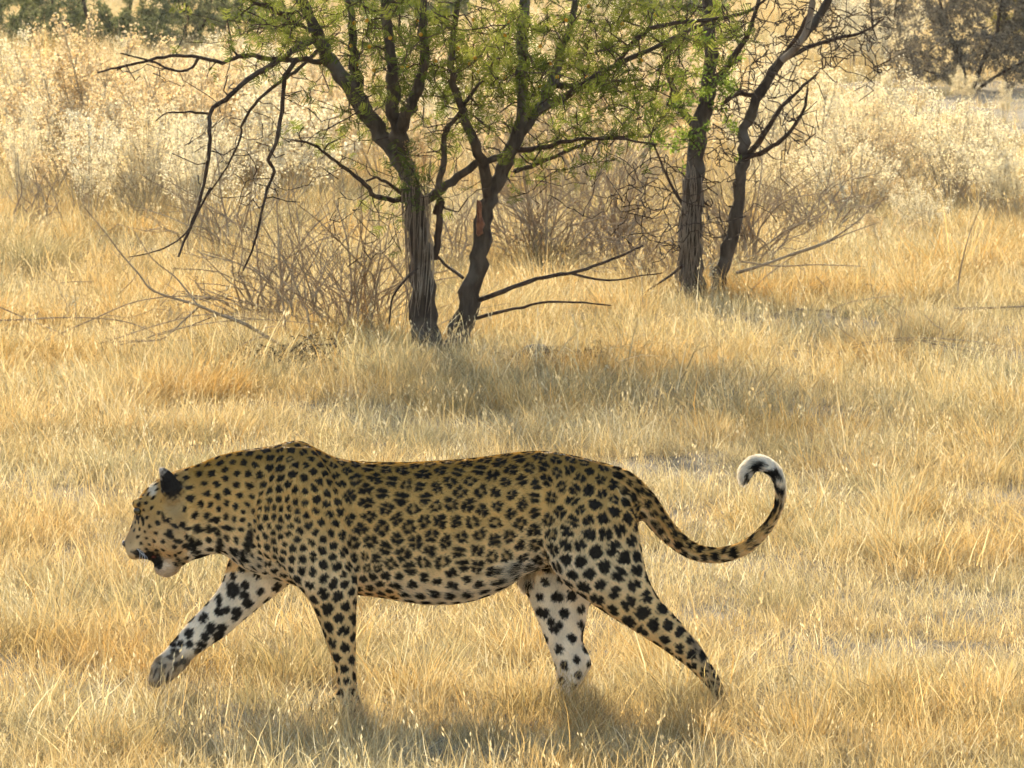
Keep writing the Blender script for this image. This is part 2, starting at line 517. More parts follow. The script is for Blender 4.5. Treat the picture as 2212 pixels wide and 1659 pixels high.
# ---- hand-placed marks (photo pixels on the camera side, mirrored on the far side)
def mark(cx, cy, rx, ry, ang=0.0, m=None, soft=.25):
    global dark
    c, s = math.cos(math.radians(ang)), math.sin(math.radians(ang))
    ux, uy = px - cx, py - cy
    a, b = (ux * c + uy * s) / rx, (-ux * s + uy * c) / ry
    q = np.sqrt(a * a + b * b) * jit
    v = 1 - smooth01(1 - soft, 1 + soft, q)
    if m is not None: v = v * m
    dark = np.maximum(dark, v)
hm = (px < 560)
for a in ((415, 1180, 9, 22, -12), (430, 1205, 13, 9, 0), (472, 1180, 8, 22, 8), (505, 1190, 9, 8, 0), (536, 1170, 9, 30, 10),
          (520, 1200, 8, 12, 20), (462, 1122, 15, 6, -15), (457, 1145, 15, 6, -18), (490, 1140, 17, 5, 8), (432, 1147, 14, 4, -22),
          (406, 1142, 10, 4, -8), (376, 1136, 11, 5, 28), (366, 1158, 14, 5, 25), (384, 1170, 12, 5, 8), (400, 1180, 10, 6, -5),
          (340, 1211, 10, 19, -6), (324, 1200, 14, 11, 20), (306, 1199, 18, 7, 22), (378, 1200, 5, 4, 0), (384, 1210, 6, 4, 20),
          (391, 1219, 6, 4, 30), (394, 1232, 6, 7, 20), (298, 1191, 12, 2.6, 12), (290, 1196, 10, 2.4, 30),
          (293, 1102, 10, 5, 20), (297, 1118, 4, 8, -15), (308, 1122, 4, 9, -15), (352, 1118, 4, 12, -18), (362, 1125, 5, 6, 0),
          (300, 1090, 4, 6, 10)):
    mark(*a[:5], m=hm)
mark(265, 1177, 5, 8, 20, m=(px < 275), soft=.5)
ear_m = KIND == 'ear'
mark(368, 1045, 25, 34, 8, m=ear_m & (V[:, 1] < 0) & (N[:, 1] < 0.35) & (py > 1012), soft=.25)
mark(372, 1050, 23, 28, 8, m=head_m & (V[:, 1] < -.045), soft=.3)
# bold spots on the pale inner side of the far fore leg and the haunch edge
for a in ((505, 1270, 17, 13, 40), (528, 1285, 13, 10, 20), (512, 1322, 13, 12, 0), (456, 1357, 11, 15, 15), (473, 1372, 15, 12, -30),
          (407, 1300 + 68, 9, 8, 0), (437, 1392, 13, 8, 10), (410, 1391, 9, 9, 0), (390, 1390, 8, 8, 0), (375, 1391, 8, 8, 0),
          (474, 1300, 6, 14, 0), (490, 1318, 10, 8, -30)):
    mark(*a[:5], m=far_leg)
for a in ((1207, 1290, 12, 11, 0), (1165, 1320, 10, 11, 0), (1190, 1343, 9, 10, 0), (1208, 1350, 9, 9, 0), (1262, 1370, 7, 22, 5)):
    mark(*a[:5], m=far_leg)
# tail: half rings that close towards the tip, white underside
ts = np.array([i for i in range(len(GUIDE_K)) if GUIDE_K[i] == 'tail'])
tpos = np.where(tail_m, (gi - ts[0]) / len(ts), 0)
tc = np.array([tuple(p) for p in GUIDE_P])[gi]
outer = np.zeros(NV)
if True:
    td = GT[gi]; inward = np.stack([td[:, 2], np.zeros(NV), -td[:, 0]], 1)     # in-plane side vector
    rel = V - tc
    outer = np.sum(rel * inward, 1) / np.maximum(np.linalg.norm(rel, axis=1), 1e-6)
curl = np.array(tuple(at(1632, 1070, -.02)))
cv = tc - curl; cv[:, 1] = 0
cv /= np.maximum(np.linalg.norm(cv, axis=1), 1e-6)[:, None]
rel_n = rel / np.maximum(np.linalg.norm(rel, axis=1), 1e-6)[:, None]
outc = np.sum(rel_n * cv, 1)
band = np.zeros(NV)
for cpos, wv in ((.452, .018), (.502, .017), (.548, .018), (.595, .016), (.642, .019), (.690, .017), (.735, .019), (.785, .021), (.835, .020), (.880, .016), (.915, .012)):
    q = np.abs(tpos - cpos + .012 * np.sin(V[:, 1] * 260 + cpos * 40) + .006 * outc) / wv
    lim = .62 - 1.1 * smooth01(.70, .95, cpos)
    b_ = (1 - smooth01(.75, 1.2, q)) * (1 - smooth01(lim - .15, lim + .2, outc))
    if cpos < .63:                                        # still broken into two spots here
        b_ = b_ * smooth01(.10, .28, np.abs(outc - .05) + .10 * (cpos > .58))
    band = np.maximum(band, b_)
outer = np.where(tpos > .35, outc, outer)
dark = np.where(tail_m & (px > 1590), np.maximum(band, 0), dark)
dark = np.clip(dark, 0, 1)

# ---- ground colour of the coat
zb = np.interp(px, [480, 620, 700, 850, 930, 1010, 1080, 1142, 1240], [1204, 1262, 1281, 1297, 1307, 1301, 1277, 1236, 1225])
zt = np.interp(px, [420, 530, 640, 760, 850, 1030, 1180, 1310, 1374], [1004, 969, 945, 993, 996, 986, 972, 1000, 1045])
vpos = np.clip((py - zt) / np.maximum(zb - zt, 30), 0, 1.3)
back = np.array([.41, .222, .045]); side = np.array([.69, .415, .13]); cream = np.array([.86, .65, .35]); white = np.array([.84, .74, .58])
colr = back + (side - back) * smooth01(.02, .38, vpos)[:, None]
colr = colr + (cream - colr) * (smooth01(.42, .9, vpos) * .85)[:, None]
colr = colr + (white - colr) * (smooth01(.35, -.6, N[:, 2]) * smooth01(.75, 1.0, vpos) * .8)[:, None]
nl = ((KIND == 'fore_near') | (KIND == 'hind_near') | (KIND == 'paw')) * smooth01(1200, 1330, py)
colr = colr + (side * .5 + cream * .5 - colr) * nl[:, None]
colr = colr + (white - colr) * (far_leg * (smooth01(.35, -.35, N[:, 1])) * .9)[:, None]
hc = np.array([.50, .29, .085]) + (np.array([.62, .42, .21]) - np.array([.50, .29, .085])) * smooth01(1080, 1190, py)[:, None]
colr = np.where(head_m[:, None], hc, colr)
w = np.clip(1.3 - ell(352, 1232, 28, 26), 0, 1) * hm
colr = colr + (np.array([.64, .50, .35]) - colr) * w[:, None]
w = np.clip(1.2 - ell(376, 1090, 26, 34), 0, 1) * head_m
colr = colr + (np.array([.46, .32, .15]) - colr) * w[:, None] * .8
w = np.clip(1.4 - ell(280, 1150, 14, 30), 0, 1) * hm
colr = colr + (np.array([.42, .27, .12]) - colr) * w[:, None]
colr = np.where(ear_m[:, None], np.array([.50, .43, .34]), colr)
w = np.clip(1.5 - ell(328, 1054, 11, 17), 0, 1) * head_m
colr = colr + (np.array([.70, .58, .40]) - colr) * w[:, None]
tailc = side + (cream - side) * smooth01(-.2, .8, outer)[:, None]
tailw = np.array([.86, .78, .64])
tailc = tailc + (tailw - tailc) * (smooth01(.55, .75, tpos))[:, None]
colr = np.where(tail_m[:, None], tailc, colr)
# inside of the thighs and groin tuft are pale
w = np.clip(1.4 - ell(1110, 1235, 50, 24), 0, 1)
colr = colr + (white - colr) * w[:, None] * .7
tawn = np.array([.42, .25, .08])
tw = tawny * smooth01(1300, 1150, py) * (~far_leg) * (~near_leg) * .75
colr = colr + (tawn - colr) * tw[:, None]
colr *= (1 + .10 * np.sin(wob[:, 0] * .11 + 1.3 * np.sin(wob[:, 2] * .07)))[:, None]
# dusky heel of the near hind leg
w = np.clip(1 - np.abs((px - 1480) * .62 - (py - 1360) * .52 + 6) / 22, 0, 1) * (KIND == 'hind_near') * smooth01(1345, 1385, py) * smooth01(1480, 1500, px)
colr = colr + (np.array([.16, .12, .085]) - colr) * (w * .9)[:, None]
w = (KIND == 'hind_near') * smooth01(1470, 1500, py)
colr = colr + (np.array([.10, .08, .06]) - colr) * (w * .8)[:, None]
black = np.array([.013, .011, .010])
colr = colr + (black - colr) * (dark * .985)[:, None]
w = (KIND == 'fore_far') * smooth01(1398, 1425, py)
colr = colr + (np.array([.36, .27, .165]) - colr) * (w * .75)[:, None]
for a_ in ((336, 1452, 2.5, 13, 20), (347, 1460, 2.5, 14, 15), (362, 1462, 3, 13, 10), (383, 1434, 9, 6, -30), (396, 1428, 7, 8, 0), (368, 1420, 9, 5, 20), (345, 1432, 5, 4, 0), (357, 1438, 4, 5, 0)):
    c_, s_ = math.cos(math.radians(a_[4])), math.sin(math.radians(a_[4]))
    q_ = np.sqrt((((px - a_[0]) * c_ + (py - a_[1]) * s_) / a_[2]) ** 2 + ((-(px - a_[0]) * s_ + (py - a_[1]) * c_) / a_[3]) ** 2)
    colr = colr + (black * 3 - colr) * ((1 - smooth01(.7, 1.3, q_)) * (KIND == 'fore_far') * .9)[:, None]
mouth = np.clip(1.3 - ell(331, 1203, 4, 3), 0, 1) * hm
colr = colr + (np.array([.20, .055, .04]) - colr) * mouth[:, None]

a = body_me.attributes.new('col', 'FLOAT_COLOR', 'POINT')
c4 = np.ones((NV, 4), np.float32); c4[:, :3] = colr
a.data.foreach_set('color', c4.ravel())
m = Nodes('leopard_skin')
MAT_SKIN = m.solid(m.attr('col'), rough=0.75, spec=0.15)
body_me.materials.append(MAT_SKIN)
link(bpy.data.objects.new('body', body_me), leopard)

# ---- fur: short strands that follow the lie and carry the colour of their root
body_me.calc_loop_triangles()
NT = len(body_me.loop_triangles)
T = np.empty(NT * 3, np.int32); body_me.loop_triangles.foreach_get('vertices', T); T = T.reshape(-1, 3)
ar = np.linalg.norm(np.cross(V[T[:, 1]] - V[T[:, 0]], V[T[:, 2]] - V[T[:, 0]]), axis=1)
NH = 240000
ti = RNG.choice(NT, NH, p=ar / ar.sum())
b1, b2 = RNG.random(NH), RNG.random(NH)
fl = b1 + b2 > 1; b1[fl] = 1 - b1[fl]; b2[fl] = 1 - b2[fl]
bc = np.stack([1 - b1 - b2, b1, b2], 1)
def bary(A): return np.einsum('nk,nkd->nd', bc, A[T[ti]])
root = bary(V); nrm = bary(N); flw = bary(FLOW); hcol = bary(colr)
flen = np.full(NV, .0070)
flen = np.where(head_m, .0052, flen); flen = np.where(head_m & (px < 300), .0035, flen)
flen = np.where(far_leg | near_leg, .006, flen)
flen = np.where(vpos > .9, np.where(KIND == 'body', .014, flen), flen)
flen = np.where(ell(1105, 1245, 55, 28) < 1, .024, flen)
flen = np.where(tail_m, .011 + .006 * smooth01(.7, .95, tpos), flen)
flen = np.where(ear_m, .0055, flen)
flen = np.where((ell(365, 1225, 32, 26) < 1), .009, flen)
L = (bary(flen[:, None])[:, 0]) * (0.7 + .5 * RNG.random(NH))
hp = to_px(root)
flw += RNG.normal(0, .20, (NH, 3))
flw -= nrm * np.sum(flw * nrm, 1)[:, None]
flw /= np.maximum(np.linalg.norm(flw, axis=1), 1e-6)[:, None]
lift = (.34 + .16 * RNG.random(NH))[:, None]
lift = lift + (tail_m[T[ti][:, 0]] & (tpos[T[ti][:, 0]] > .7))[:, None] * .3
NPT = 4
pts = np.empty((NH, NPT, 3), np.float32)
for k in range(NPT):
    t = k / (NPT - 1)
    pts[:, k] = root - nrm * .0008 + (flw * (t * (.75 + .25 * t)) + nrm * lift * (t * (1.35 - .75 * t))) * L[:, None]
hcd = bpy.data.hair_curves.new('fur')
hcd.add_curves([NPT] * NH)
hcd.attributes['position'].data.foreach_set('vector', pts.ravel())
rad = hcd.attributes.get('radius') or hcd.attributes.new('radius', 'FLOAT', 'POINT')
taper = np.array([1.0, .9, .6, .12], np.float32)
rad.data.foreach_set('value', np.tile(taper * .00070, NH).astype(np.float32))
ca = hcd.attributes.new('col', 'FLOAT_COLOR', 'CURVE')
c4 = np.ones((NH, 4), np.float32)
c4[:, :3] = hcol * (0.85 + .3 * RNG.random(NH))[:, None]
ca.data.foreach_set('color', c4.ravel())
m = Nodes('leopard_fur')
MAT_FUR = m.leafy(m.attr('col'), trans=0.38, rough=0.55, spec=0.0)
hcd.materials.append(MAT_FUR)
fur = link(bpy.data.objects.new('fur', hcd), leopard)
fur['kind'] = 'stuff'

# ---- eyes, nose, whiskers
def uv_mesh(name, r, seg=16):
    v, f = blob((0, 0, 0), r, seg)
    me = bpy.data.meshes.new(name); me.from_pydata(v, [], f)
    me.polygons.foreach_set('use_smooth', [True] * len(me.polygons))
    return me
m = Nodes('eye_amber'); MAT_EYE = m.solid((.06, .04, .012), rough=.08, spec=.6)
m = Nodes('nose_skin'); MAT_NOSE = m.solid((.055, .028, .024), rough=.35, spec=.5)
m = Nodes('whisker_white'); MAT_WHISK = m.leafy(m.mix(0.0, (.85, .83, .8), (.8, .8, .8)), trans=.3)
eye_me = uv_mesh('eye', (.010, .010, .010)); eye_me.materials.append(MAT_EYE)
for s in (-1, 1):
    e = link(bpy.data.objects.new('eye', eye_me), leopard); e.location = at(297, 1103, s * .047)
nose_me = uv_mesh('nose', (.010, .015, .009)); nose_me.materials.append(MAT_NOSE)
e = link(bpy.data.objects.new('nose', nose_me), leopard); e.location = at(272, 1174, 0); e.rotation_euler = (0, .5, 0)

def tube_mesh(name, pts, radii, seg=5, mat=None):
    v, f = tube(pts, radii, seg)
    me = bpy.data.meshes.new(name); me.from_pydata(v, [], f)
    me.polygons.foreach_set('use_smooth', [True] * len(me.polygons))
    if mat: me.materials.append(mat)
    return me

def tube(pts, radii, seg=6):
    P = np.asarray([tuple(p) for p in pts], float); n = len(P)
    d = np.gradient(P, axis=0)
    d /= np.maximum(np.linalg.norm(d, axis=1), 1e-9)[:, None]
    ref = np.array([0, 1, 0.0]) if abs(d[0, 1]) < .8 else np.array([1.0, 0, 0])
    v, f = [], []
    for i in range(n):
        u = np.cross(d[i], ref); u /= max(np.linalg.norm(u), 1e-9); w = np.cross(d[i], u)
        for k in range(seg):
            a = 6.283185 * k / seg
            v.append(tuple(P[i] + (u * math.cos(a) + w * math.sin(a)) * radii[i]))
    for i in range(n - 1):
        for k in range(seg):
            k2 = (k + 1) % seg
            f.append((i * seg + k, i * seg + k2, (i + 1) * seg + k2, (i + 1) * seg + k))
    f.append(tuple(range(seg))[::-1]); f.append(tuple((n - 1) * seg + k for k in range(seg)))
    return v, f

for side_s in (-1, 1):
    for k in range(5):
        x0, y0 = 296 + 3 * k % 11, 1186 + 3 * (k % 4)
        p0 = at(x0, y0, side_s * .046)
        dxp, dzp = 6 + 5 * k, 26 + 4 * (k % 3)
        p1 = at(x0 + dxp * .6 + 8, y0 - 2 + dzp * .35, side_s * (.075 + .004 * k))
        p2 = at(x0 + dxp * .5, y0 + dzp, side_s * (.085 + .006 * k))
        pts_w = [(1 - t) ** 2 * p0 + 2 * t * (1 - t) * p1 + t * t * p2 for t in np.linspace(0, 1, 7)]
        me = tube_mesh('whisker', pts_w, [.0006 * (1 - .8 * t) + .0001 for t in np.linspace(0, 1, 7)], 4, MAT_WHISK)
        link(bpy.data.objects.new('whisker', me), leopard)
# ================================================================== ground
def soil_material():
    m = Nodes('soil')
    a = m.noise(0.35, 4); b = m.noise(16.0, 8, .7); c = m.noise(90, 4, .7)
    base = m.ramp(a, [(.30, (.20, .165, .115)), (.70, (.29, .245, .175))])
    base = m.mix(m.ramp(b, [(.42, (0, 0, 0)), (.66, (1, 1, 1))]), base, (.17, .13, .08))
    base = m.mix(m.ramp(c, [(.55, (0, 0, 0)), (.75, (.7, .7, .7))]), base, (.40, .33, .23))
    return m.solid(base, rough=.95, spec=.1, bump=b, bump_d=.03)
MAT_SOIL = soil_material()
xs = np.concatenate([np.array([-900, -300, -100, -40]), np.linspace(-18, 18, 73), np.array([40, 100, 300, 900])])
ys = np.concatenate([np.array([-60, -30, -15, -8]), np.linspace(-4, 50, 109), np.linspace(54, 150, 33), np.array([180, 240, 400, 900, 2200])])
GX, GY = np.meshgrid(xs, ys)
def ground_z(x, y):
    return .012 * np.sin(x * 2.1 + 1.3 * np.sin(y * 1.4)) * np.cos(y * 1.7 + .6 * x) * smooth01(2.0, 4.0, np.abs(y) + .0) + .04 * np.sin(x * .33 + 1) * np.sin(y * .21) * smooth01(12, 30, y)
GZ = ground_z(GX, GY)
gv = np.stack([GX, GY, GZ], -1).reshape(-1, 3)
nx = len(xs)
gf = [(j * nx + i, j * nx + i + 1, (j + 1) * nx + i + 1, (j + 1) * nx + i) for j in range(len(ys) - 1) for i in range(nx - 1)]
ground = mesh_obj('ground', gv, gf, MAT_SOIL)
tag(ground, kind='structure')

# ================================================================== plant helpers
class Build:
    """Collects tubes and strips into one triangle / quad soup."""
    def __init__(self):
        self.v, self.f, self.c, self.n = [], [], [], 0
    def add(self, v, f, c=None):
        v = np.asarray(v, np.float32); f = np.asarray(f, np.int32)
        self.v.append(v); self.f.append(f + self.n); self.n += len(v)
        self.c.append(np.tile(np.asarray(c if c is not None else (1, 1, 1), np.float32), (len(v), 1)) if c is None or np.ndim(c) == 1 else np.asarray(c, np.float32))
    def tube(self, P, R, seg=5, c=None):
        P = np.asarray([tuple(p) for p in P], float); n = len(P); R = np.asarray(R, float)
        d = np.gradient(P, axis=0); d /= np.maximum(np.linalg.norm(d, axis=1), 1e-9)[:, None]
        ref = np.where((np.abs(d[:, 1]) < .85)[:, None], np.array([0, 1.0, 0]), np.array([1.0, 0, 0]))
        u = np.cross(d, ref); u /= np.maximum(np.linalg.norm(u, axis=1), 1e-9)[:, None]
        w = np.cross(d, u)
        a = 2 * np.pi * np.arange(seg) / seg
        v = P[:, None] + (u[:, None] * np.cos(a)[None, :, None] + w[:, None] * np.sin(a)[None, :, None]) * R[:, None, None]
        i, k = np.meshgrid(np.arange(n - 1), np.arange(seg), indexing='ij')
        k2 = (k + 1) % seg
        f = np.stack([i * seg + k, i * seg + k2, (i + 1) * seg + k2, (i + 1) * seg + k], -1).reshape(-1, 4)
        self.add(v.reshape(-1, 3), f, c)
    def mesh(self, name, mat, smooth=True):
        if not self.v:
            return None
        return fast_mesh(name, np.concatenate(self.v), np.concatenate(self.f), mat, np.concatenate(self.c), smooth)
    def obj(self, name, mat, parent=None, kind=None):
        o = link(bpy.data.objects.new(name, self.mesh(name, mat)), parent)
        if kind: o['kind'] = kind
        return o

def rand_unit(n):
    d = RNG.normal(0, 1, (n, 3)); return d / np.linalg.norm(d, axis=1)[:, None]

def blades(n, rad, hmin, hmax, wid, lean, curl, pal, clump=False, levels=4):
    """Grass blades as tapering ribbons; returns (verts, tris, colours)."""
    a = RNG.random(n) * 6.283; r = rad * np.sqrt(RNG.random(n))
    base = np.stack([r * np.cos(a), r * np.sin(a), np.full(n, -.004)], 1)
    az = a + RNG.normal(0, .7, n) if clump else RNG.random(n) * 6.283
    h = hmin + (hmax - hmin) * RNG.random(n) ** 1.4
    ln = np.abs(RNG.normal(0, lean, n)) + (.9 * (r / max(rad, 1e-6)) * .5 if clump else 0)
    cu = np.abs(RNG.normal(0, curl, n))
    dirh = np.stack([np.cos(az), np.sin(az), np.zeros(n)], 1)
    side_az = RNG.random(n) * 6.283
    side = np.stack([np.cos(side_az), np.sin(side_az), np.zeros(n)], 1)
    pts = [base]; ang = ln.copy(); p = base.copy()
    for k in range(levels - 1):
        st = h / (levels - 1)
        p = p + dirh * (np.sin(ang) * st)[:, None] + np.array([0, 0, 1.0]) * (np.cos(ang) * st)[:, None] + RNG.normal(0, .06, (n, 3)) * st[:, None]
        p[:, 2] = np.maximum(p[:, 2], .004)
        pts.append(p); ang = ang + cu
    w = wid * (.6 + .8 * RNG.random(n))
    V_, F_ = [], []
    for k in range(levels - 1):
        t = 1 - .75 * k / (levels - 1)
        V_.append(pts[k] - side * (w * t)[:, None]); V_.append(pts[k] + side * (w * t)[:, None])
    V_.append(pts[-1])
    nv = 2 * (levels - 1) + 1
    V_ = np.stack(V_, 1).reshape(-1, 3)
    o = np.arange(n)[:, None] * nv
    tr = []
    for k in range(levels - 2):
        tr += [[2 * k, 2 * k + 1, 2 * k + 3], [2 * k, 2 * k + 3, 2 * k + 2]]
    tr += [[2 * levels - 4, 2 * levels - 3, 2 * levels - 2]]
    F_ = (o[:, :, None] + np.array(tr)[None]).reshape(-1, 3)
    pal = np.array(pal); ci = RNG.integers(0, len(pal), n)
    col = pal[ci] * (.8 + .4 * RNG.random(n))[:, None]
    C_ = np.repeat(col, nv, 0)
    return V_, F_, C_

STRAW = [(.62, .51, .29), (.70, .59, .36), (.56, .44, .23), (.80, .71, .50), (.46, .38, .23), (.66, .50, .25), (.38, .31, .18)]  # the palest straw stands in for glints on the stems
ORANGE = [(.58, .40, .17), (.64, .46, .21), (.52, .34, .13), (.68, .53, .28)]
OLIVE = [(.36, .32, .18), (.44, .38, .22), (.30, .27, .16), (.50, .42, .25)]

def grass_material(name, trans=.45):
    m = Nodes(name)
    col = m.attr('col')
    pos = m.n('ShaderNodeNewGeometry').outputs['Position']
    n1 = m.noise(.7, 4, .65, vec=pos); n2 = m.noise(3.2, 4, .65, vec=pos)
    warm = m.mix(m.ramp(n1, [(.40, (0, 0, 0)), (.62, (1, 1, 1))]), (.99, .99, .96), (.99, .84, .61))
    grey = m.mix(m.ramp(n2, [(.48, (0, 0, 0)), (.66, (1, 1, 1))]), (1, 1, 1), (.74, .76, .72))  # grey-green tone patches, with mottled shade put into the colour
    c = m.mix(1.0, m.mix(1.0, col, warm, 'MULTIPLY'), grey, 'MULTIPLY')
    return m.leafy(c, trans=trans, spec=0)
MAT_GRASS = grass_material('dry_grass')

# grass pieces that the scattered grass is made of (kept out of the scene itself)
PATCHES = bpy.data.collections.new('grass_pieces')
def seed_heads(n, rad, h0, h1, pal):
    """Thin stems that carry a few pale spikelets near the tip."""
    v, f, c = blades(n, rad, h0, h1, .0010, .30, .22, pal)
    tip = v.reshape(n, -1, 3)[:, -1]; prev = v.reshape(n, -1, 3)[:, -3:-1].mean(1)
    VV, FF, CC = [v], [f], [c]; o = len(v)
    for s in range(5):
        t = (1 - .14 * s)
        p = prev + (tip - prev) * t + RNG.normal(0, .004, (n, 3))
        d = (tip - prev); d = d / np.maximum(np.linalg.norm(d, axis=1), 1e-6)[:, None] * .006
        w = rand_unit(n) * .0018
        q = np.stack([p - d, p + w, p + d, p - w], 1).reshape(-1, 3)
        VV.append(q); b = o + np.arange(n)[:, None] * 4
        FF.append(np.concatenate([b + np.array([0, 1, 2]), b + np.array([0, 2, 3])])); o += len(q)
        CC.append(np.repeat(np.array([(.74, .63, .42)]), len(q), 0))  # seed heads whose pale colour also paints in speckled highlights
    return np.concatenate(VV), np.concatenate(FF), np.concatenate(CC)
def patch(name, *parts):
    b = Build()
    for v, f, c in parts: b.add(v, f, c)
    o = bpy.data.objects.new(name, b.mesh(name, MAT_GRASS))
    PATCHES.objects.link(o)
for k in range(5):                                        # 0-4 low tangled hay
    patch('a_low_%d' % k, blades(260, .26, .05, .13, .0011, 1.2, .45, STRAW), blades(90, .26, .03, .08, .0011, .7, .6, STRAW), blades(10, .24, .08, .14, .0010, .55, .40, STRAW))
for k in range(3):                                        # 5-7 upright stems
    patch('b_stem_%d' % k, blades(130, .20, .04, .11, .0011, 1.0, .5, STRAW), blades(18, .20, .09, .16, .0011, .6, .45, STRAW + ORANGE), seed_heads(5, .20, .10, .19, STRAW))
for k in range(3):                                        # 8-10 tufts
    patch('c_tuft_%d' % k, blades(210, .08, .08, .19, .0011, .45, .40, ORANGE + STRAW[:2], clump=True))
for k in range(2):                                        # 11-12 olive tufts
    patch('d_olive_%d' % k, blades(210, .09, .07, .17, .0012, .45, .40, OLIVE, clump=True))

def lat(y):                                               # half width in view at depth y, plus room for a step to the side
    return (y - CAM_Y) * .0875 + 1.3
def hashn(x, y, s):
    return np.sin(x * s + 1.7 * np.sin(y * s * .83 + .4)) * np.cos(y * s * 1.11 + 1.1 * np.sin(x * s * .67))

BARE = [(gpt(1820, 215)[0], ground_y(320), 40, ground_y(182)), (gpt(120, 215)[0], ground_y(250), gpt(250, 215)[0], ground_y(190))]
def scatter(name, bands, label, cat):
    P, ROT, SC, IX = [], [], [], []
    for y0, y1, dens, scale, pick in bands:
        ym = (y0 + y1) / 2
        n = int(dens * (y1 - y0) * 2 * lat(ym))
        y = y0 + (y1 - y0) * RNG.random(n)
        x = (RNG.random(n) * 2 - 1) * lat(y)
        f = hashn(x, y, 1.3) + .6 * hashn(x + 9, y, 3.1)
        keep = RNG.random(n) < np.clip(.90 + .18 * f, .65, 1)
        for (x0, y0_, x1, y1_) in BARE:                   # bare sandy strips
            keep &= ~((x > x0) & (x < x1) & (y > y0_ + .8 * np.sin(x)) & (y < y1_ + .8 * np.sin(x * 1.3 + 1)) & (RNG.random(n) < .93))
        x, y, f = x[keep], y[keep], f[keep]
        n = len(x)
        P.append(np.stack([x, y, ground_z(x, y)], 1))
        ROT.append(np.stack([RNG.normal(0, .10, n), RNG.normal(0, .10, n), RNG.random(n) * 6.283], 1))
        SC.append(scale * (.75 + .5 * RNG.random(n)) * (1 + .22 * np.clip(f, -1, 1)) * np.where(RNG.random(n) < .06, 1.35, 1.0))
        IX.append(pick(n, f))
    P, ROT, SC, IX = np.concatenate(P), np.concatenate(ROT), np.concatenate(SC), np.concatenate(IX)
    me = bpy.data.meshes.new(name)
    me.vertices.add(len(P)); me.vertices.foreach_set('co', P.astype(np.float32).ravel())
    for an, ty, arr, key in (('rot', 'FLOAT_VECTOR', ROT, 'vector'), ('scl', 'FLOAT', SC, 'value'), ('idx', 'INT', IX, 'value')):
        at_ = me.attributes.new(an, ty, 'POINT')
        at_.data.foreach_set(key, (arr.astype(np.int32) if ty == 'INT' else arr.astype(np.float32)).ravel())
    o = link(bpy.data.objects.new(name, me))
    tag(o, label, cat, kind='stuff')
    g = bpy.data.node_groups.new(name + '_nodes', 'GeometryNodeTree')
    g.interface.new_socket('Geometry', in_out='INPUT', socket_type='NodeSocketGeometry')
    g.interface.new_socket('Geometry', in_out='OUTPUT', socket_type='NodeSocketGeometry')
    gi_, go_ = g.nodes.new('NodeGroupInput'), g.nodes.new('NodeGroupOutput')
    ins = g.nodes.new('GeometryNodeInstanceOnPoints')
    ci_ = g.nodes.new('GeometryNodeCollectionInfo')
    ci_.inputs['Collection'].default_value = PATCHES
    ci_.inputs['Separate Children'].default_value = True
    ci_.inputs['Reset Children'].default_value = True
    def named(nm, ty):
        q = g.nodes.new('GeometryNodeInputNamedAttribute'); q.data_type = ty; q.inputs['Name'].default_value = nm
        return q.outputs['Attribute']
    e2r = g.nodes.new('FunctionNodeEulerToRotation')
    g.links.new(named('rot', 'FLOAT_VECTOR'), e2r.inputs[0])
    g.links.new(gi_.outputs[0], ins.inputs['Points'])
    g.links.new(ci_.outputs[0], ins.inputs['Instance'])
    ins.inputs['Pick Instance'].default_value = True
    g.links.new(named('idx', 'INT'), ins.inputs['Instance Index'])
    g.links.new(e2r.outputs[0], ins.inputs['Rotation'])
    g.links.new(named('scl', 'FLOAT'), ins.inputs['Scale'])
    g.links.new(ins.outputs[0], go_.inputs[0])
    md = o.modifiers.new('scatter', 'NODES'); md.node_group = g
    return o

def pick_near(n, f):
    r = RNG.random(n)
    ix = RNG.integers(0, 5, n)
    ix = np.where(r > .70, RNG.integers(5, 8, n), ix)
    ix = np.where((r > .89) & (f > -.2), RNG.integers(8, 11, n), ix)
    return np.where((r > .62) & (r < .66), RNG.integers(11, 13, n), ix)
def pick_mid(n, f):
    r = RNG.random(n)
    ix = RNG.integers(0, 5, n)
    ix = np.where(r > .50, RNG.integers(5, 8, n), ix)
    ix = np.where((r > .82) & (f > -.3), RNG.integers(8, 11, n), ix)
    return np.where((r > .42) & (r < .50), RNG.integers(11, 13, n), ix)
grass = scatter('dry_grass', [(-3.2, 3.0, 48, .95, pick_near), (3.0, 9.0, 36, 1.1, pick_mid), (9.0, 18, 23, 1.3, pick_mid),
                              (18, 32, 13, 1.5, pick_mid), (32, 60, 6.5, 1.9, pick_mid), (60, 150, 2.2, 2.5, pick_mid)],
                'dry golden grass covering the whole ground', 'grass')

# ================================================================== bark
def bark_material(name, c0, c1, lich):
    m = Nodes(name)
    tc = m.n('ShaderNodeTexCoord').outputs['Object']
    mp = m.n('ShaderNodeMapping'); mp.inputs['Scale'].default_value = (26, 26, 5)
    m.l(tc, mp.inputs['Vector'])
    a = m.noise(1.0, 5, .65, vec=mp.outputs[0]); b = m.noise(5, 3)
    c = m.ramp(a, [(.30, c0), (.62, c1)])
    c = m.mix(m.ramp(b, [(.52, (0, 0, 0)), (.72, (1, 1, 1))]), c, lich)
    return m.solid(c, rough=.9, spec=.15, bump=a, bump_d=.02)
MAT_BARK = bark_material('acacia_bark', (.028, .019, .013), (.095, .068, .046), (.15, .125, .098))
MAT_BARK2 = bark_material('dark_bark', (.025, .017, .012), (.085, .052, .034), (.11, .08, .06))
MAT_TWIG = bark_material('twig_bark', (.24, .165, .095), (.44, .32, .19), (.50, .40, .27))
MAT_DEAD = bark_material('dead_wood', (.13, .09, .06), (.28, .20, .13), (.36, .29, .21))
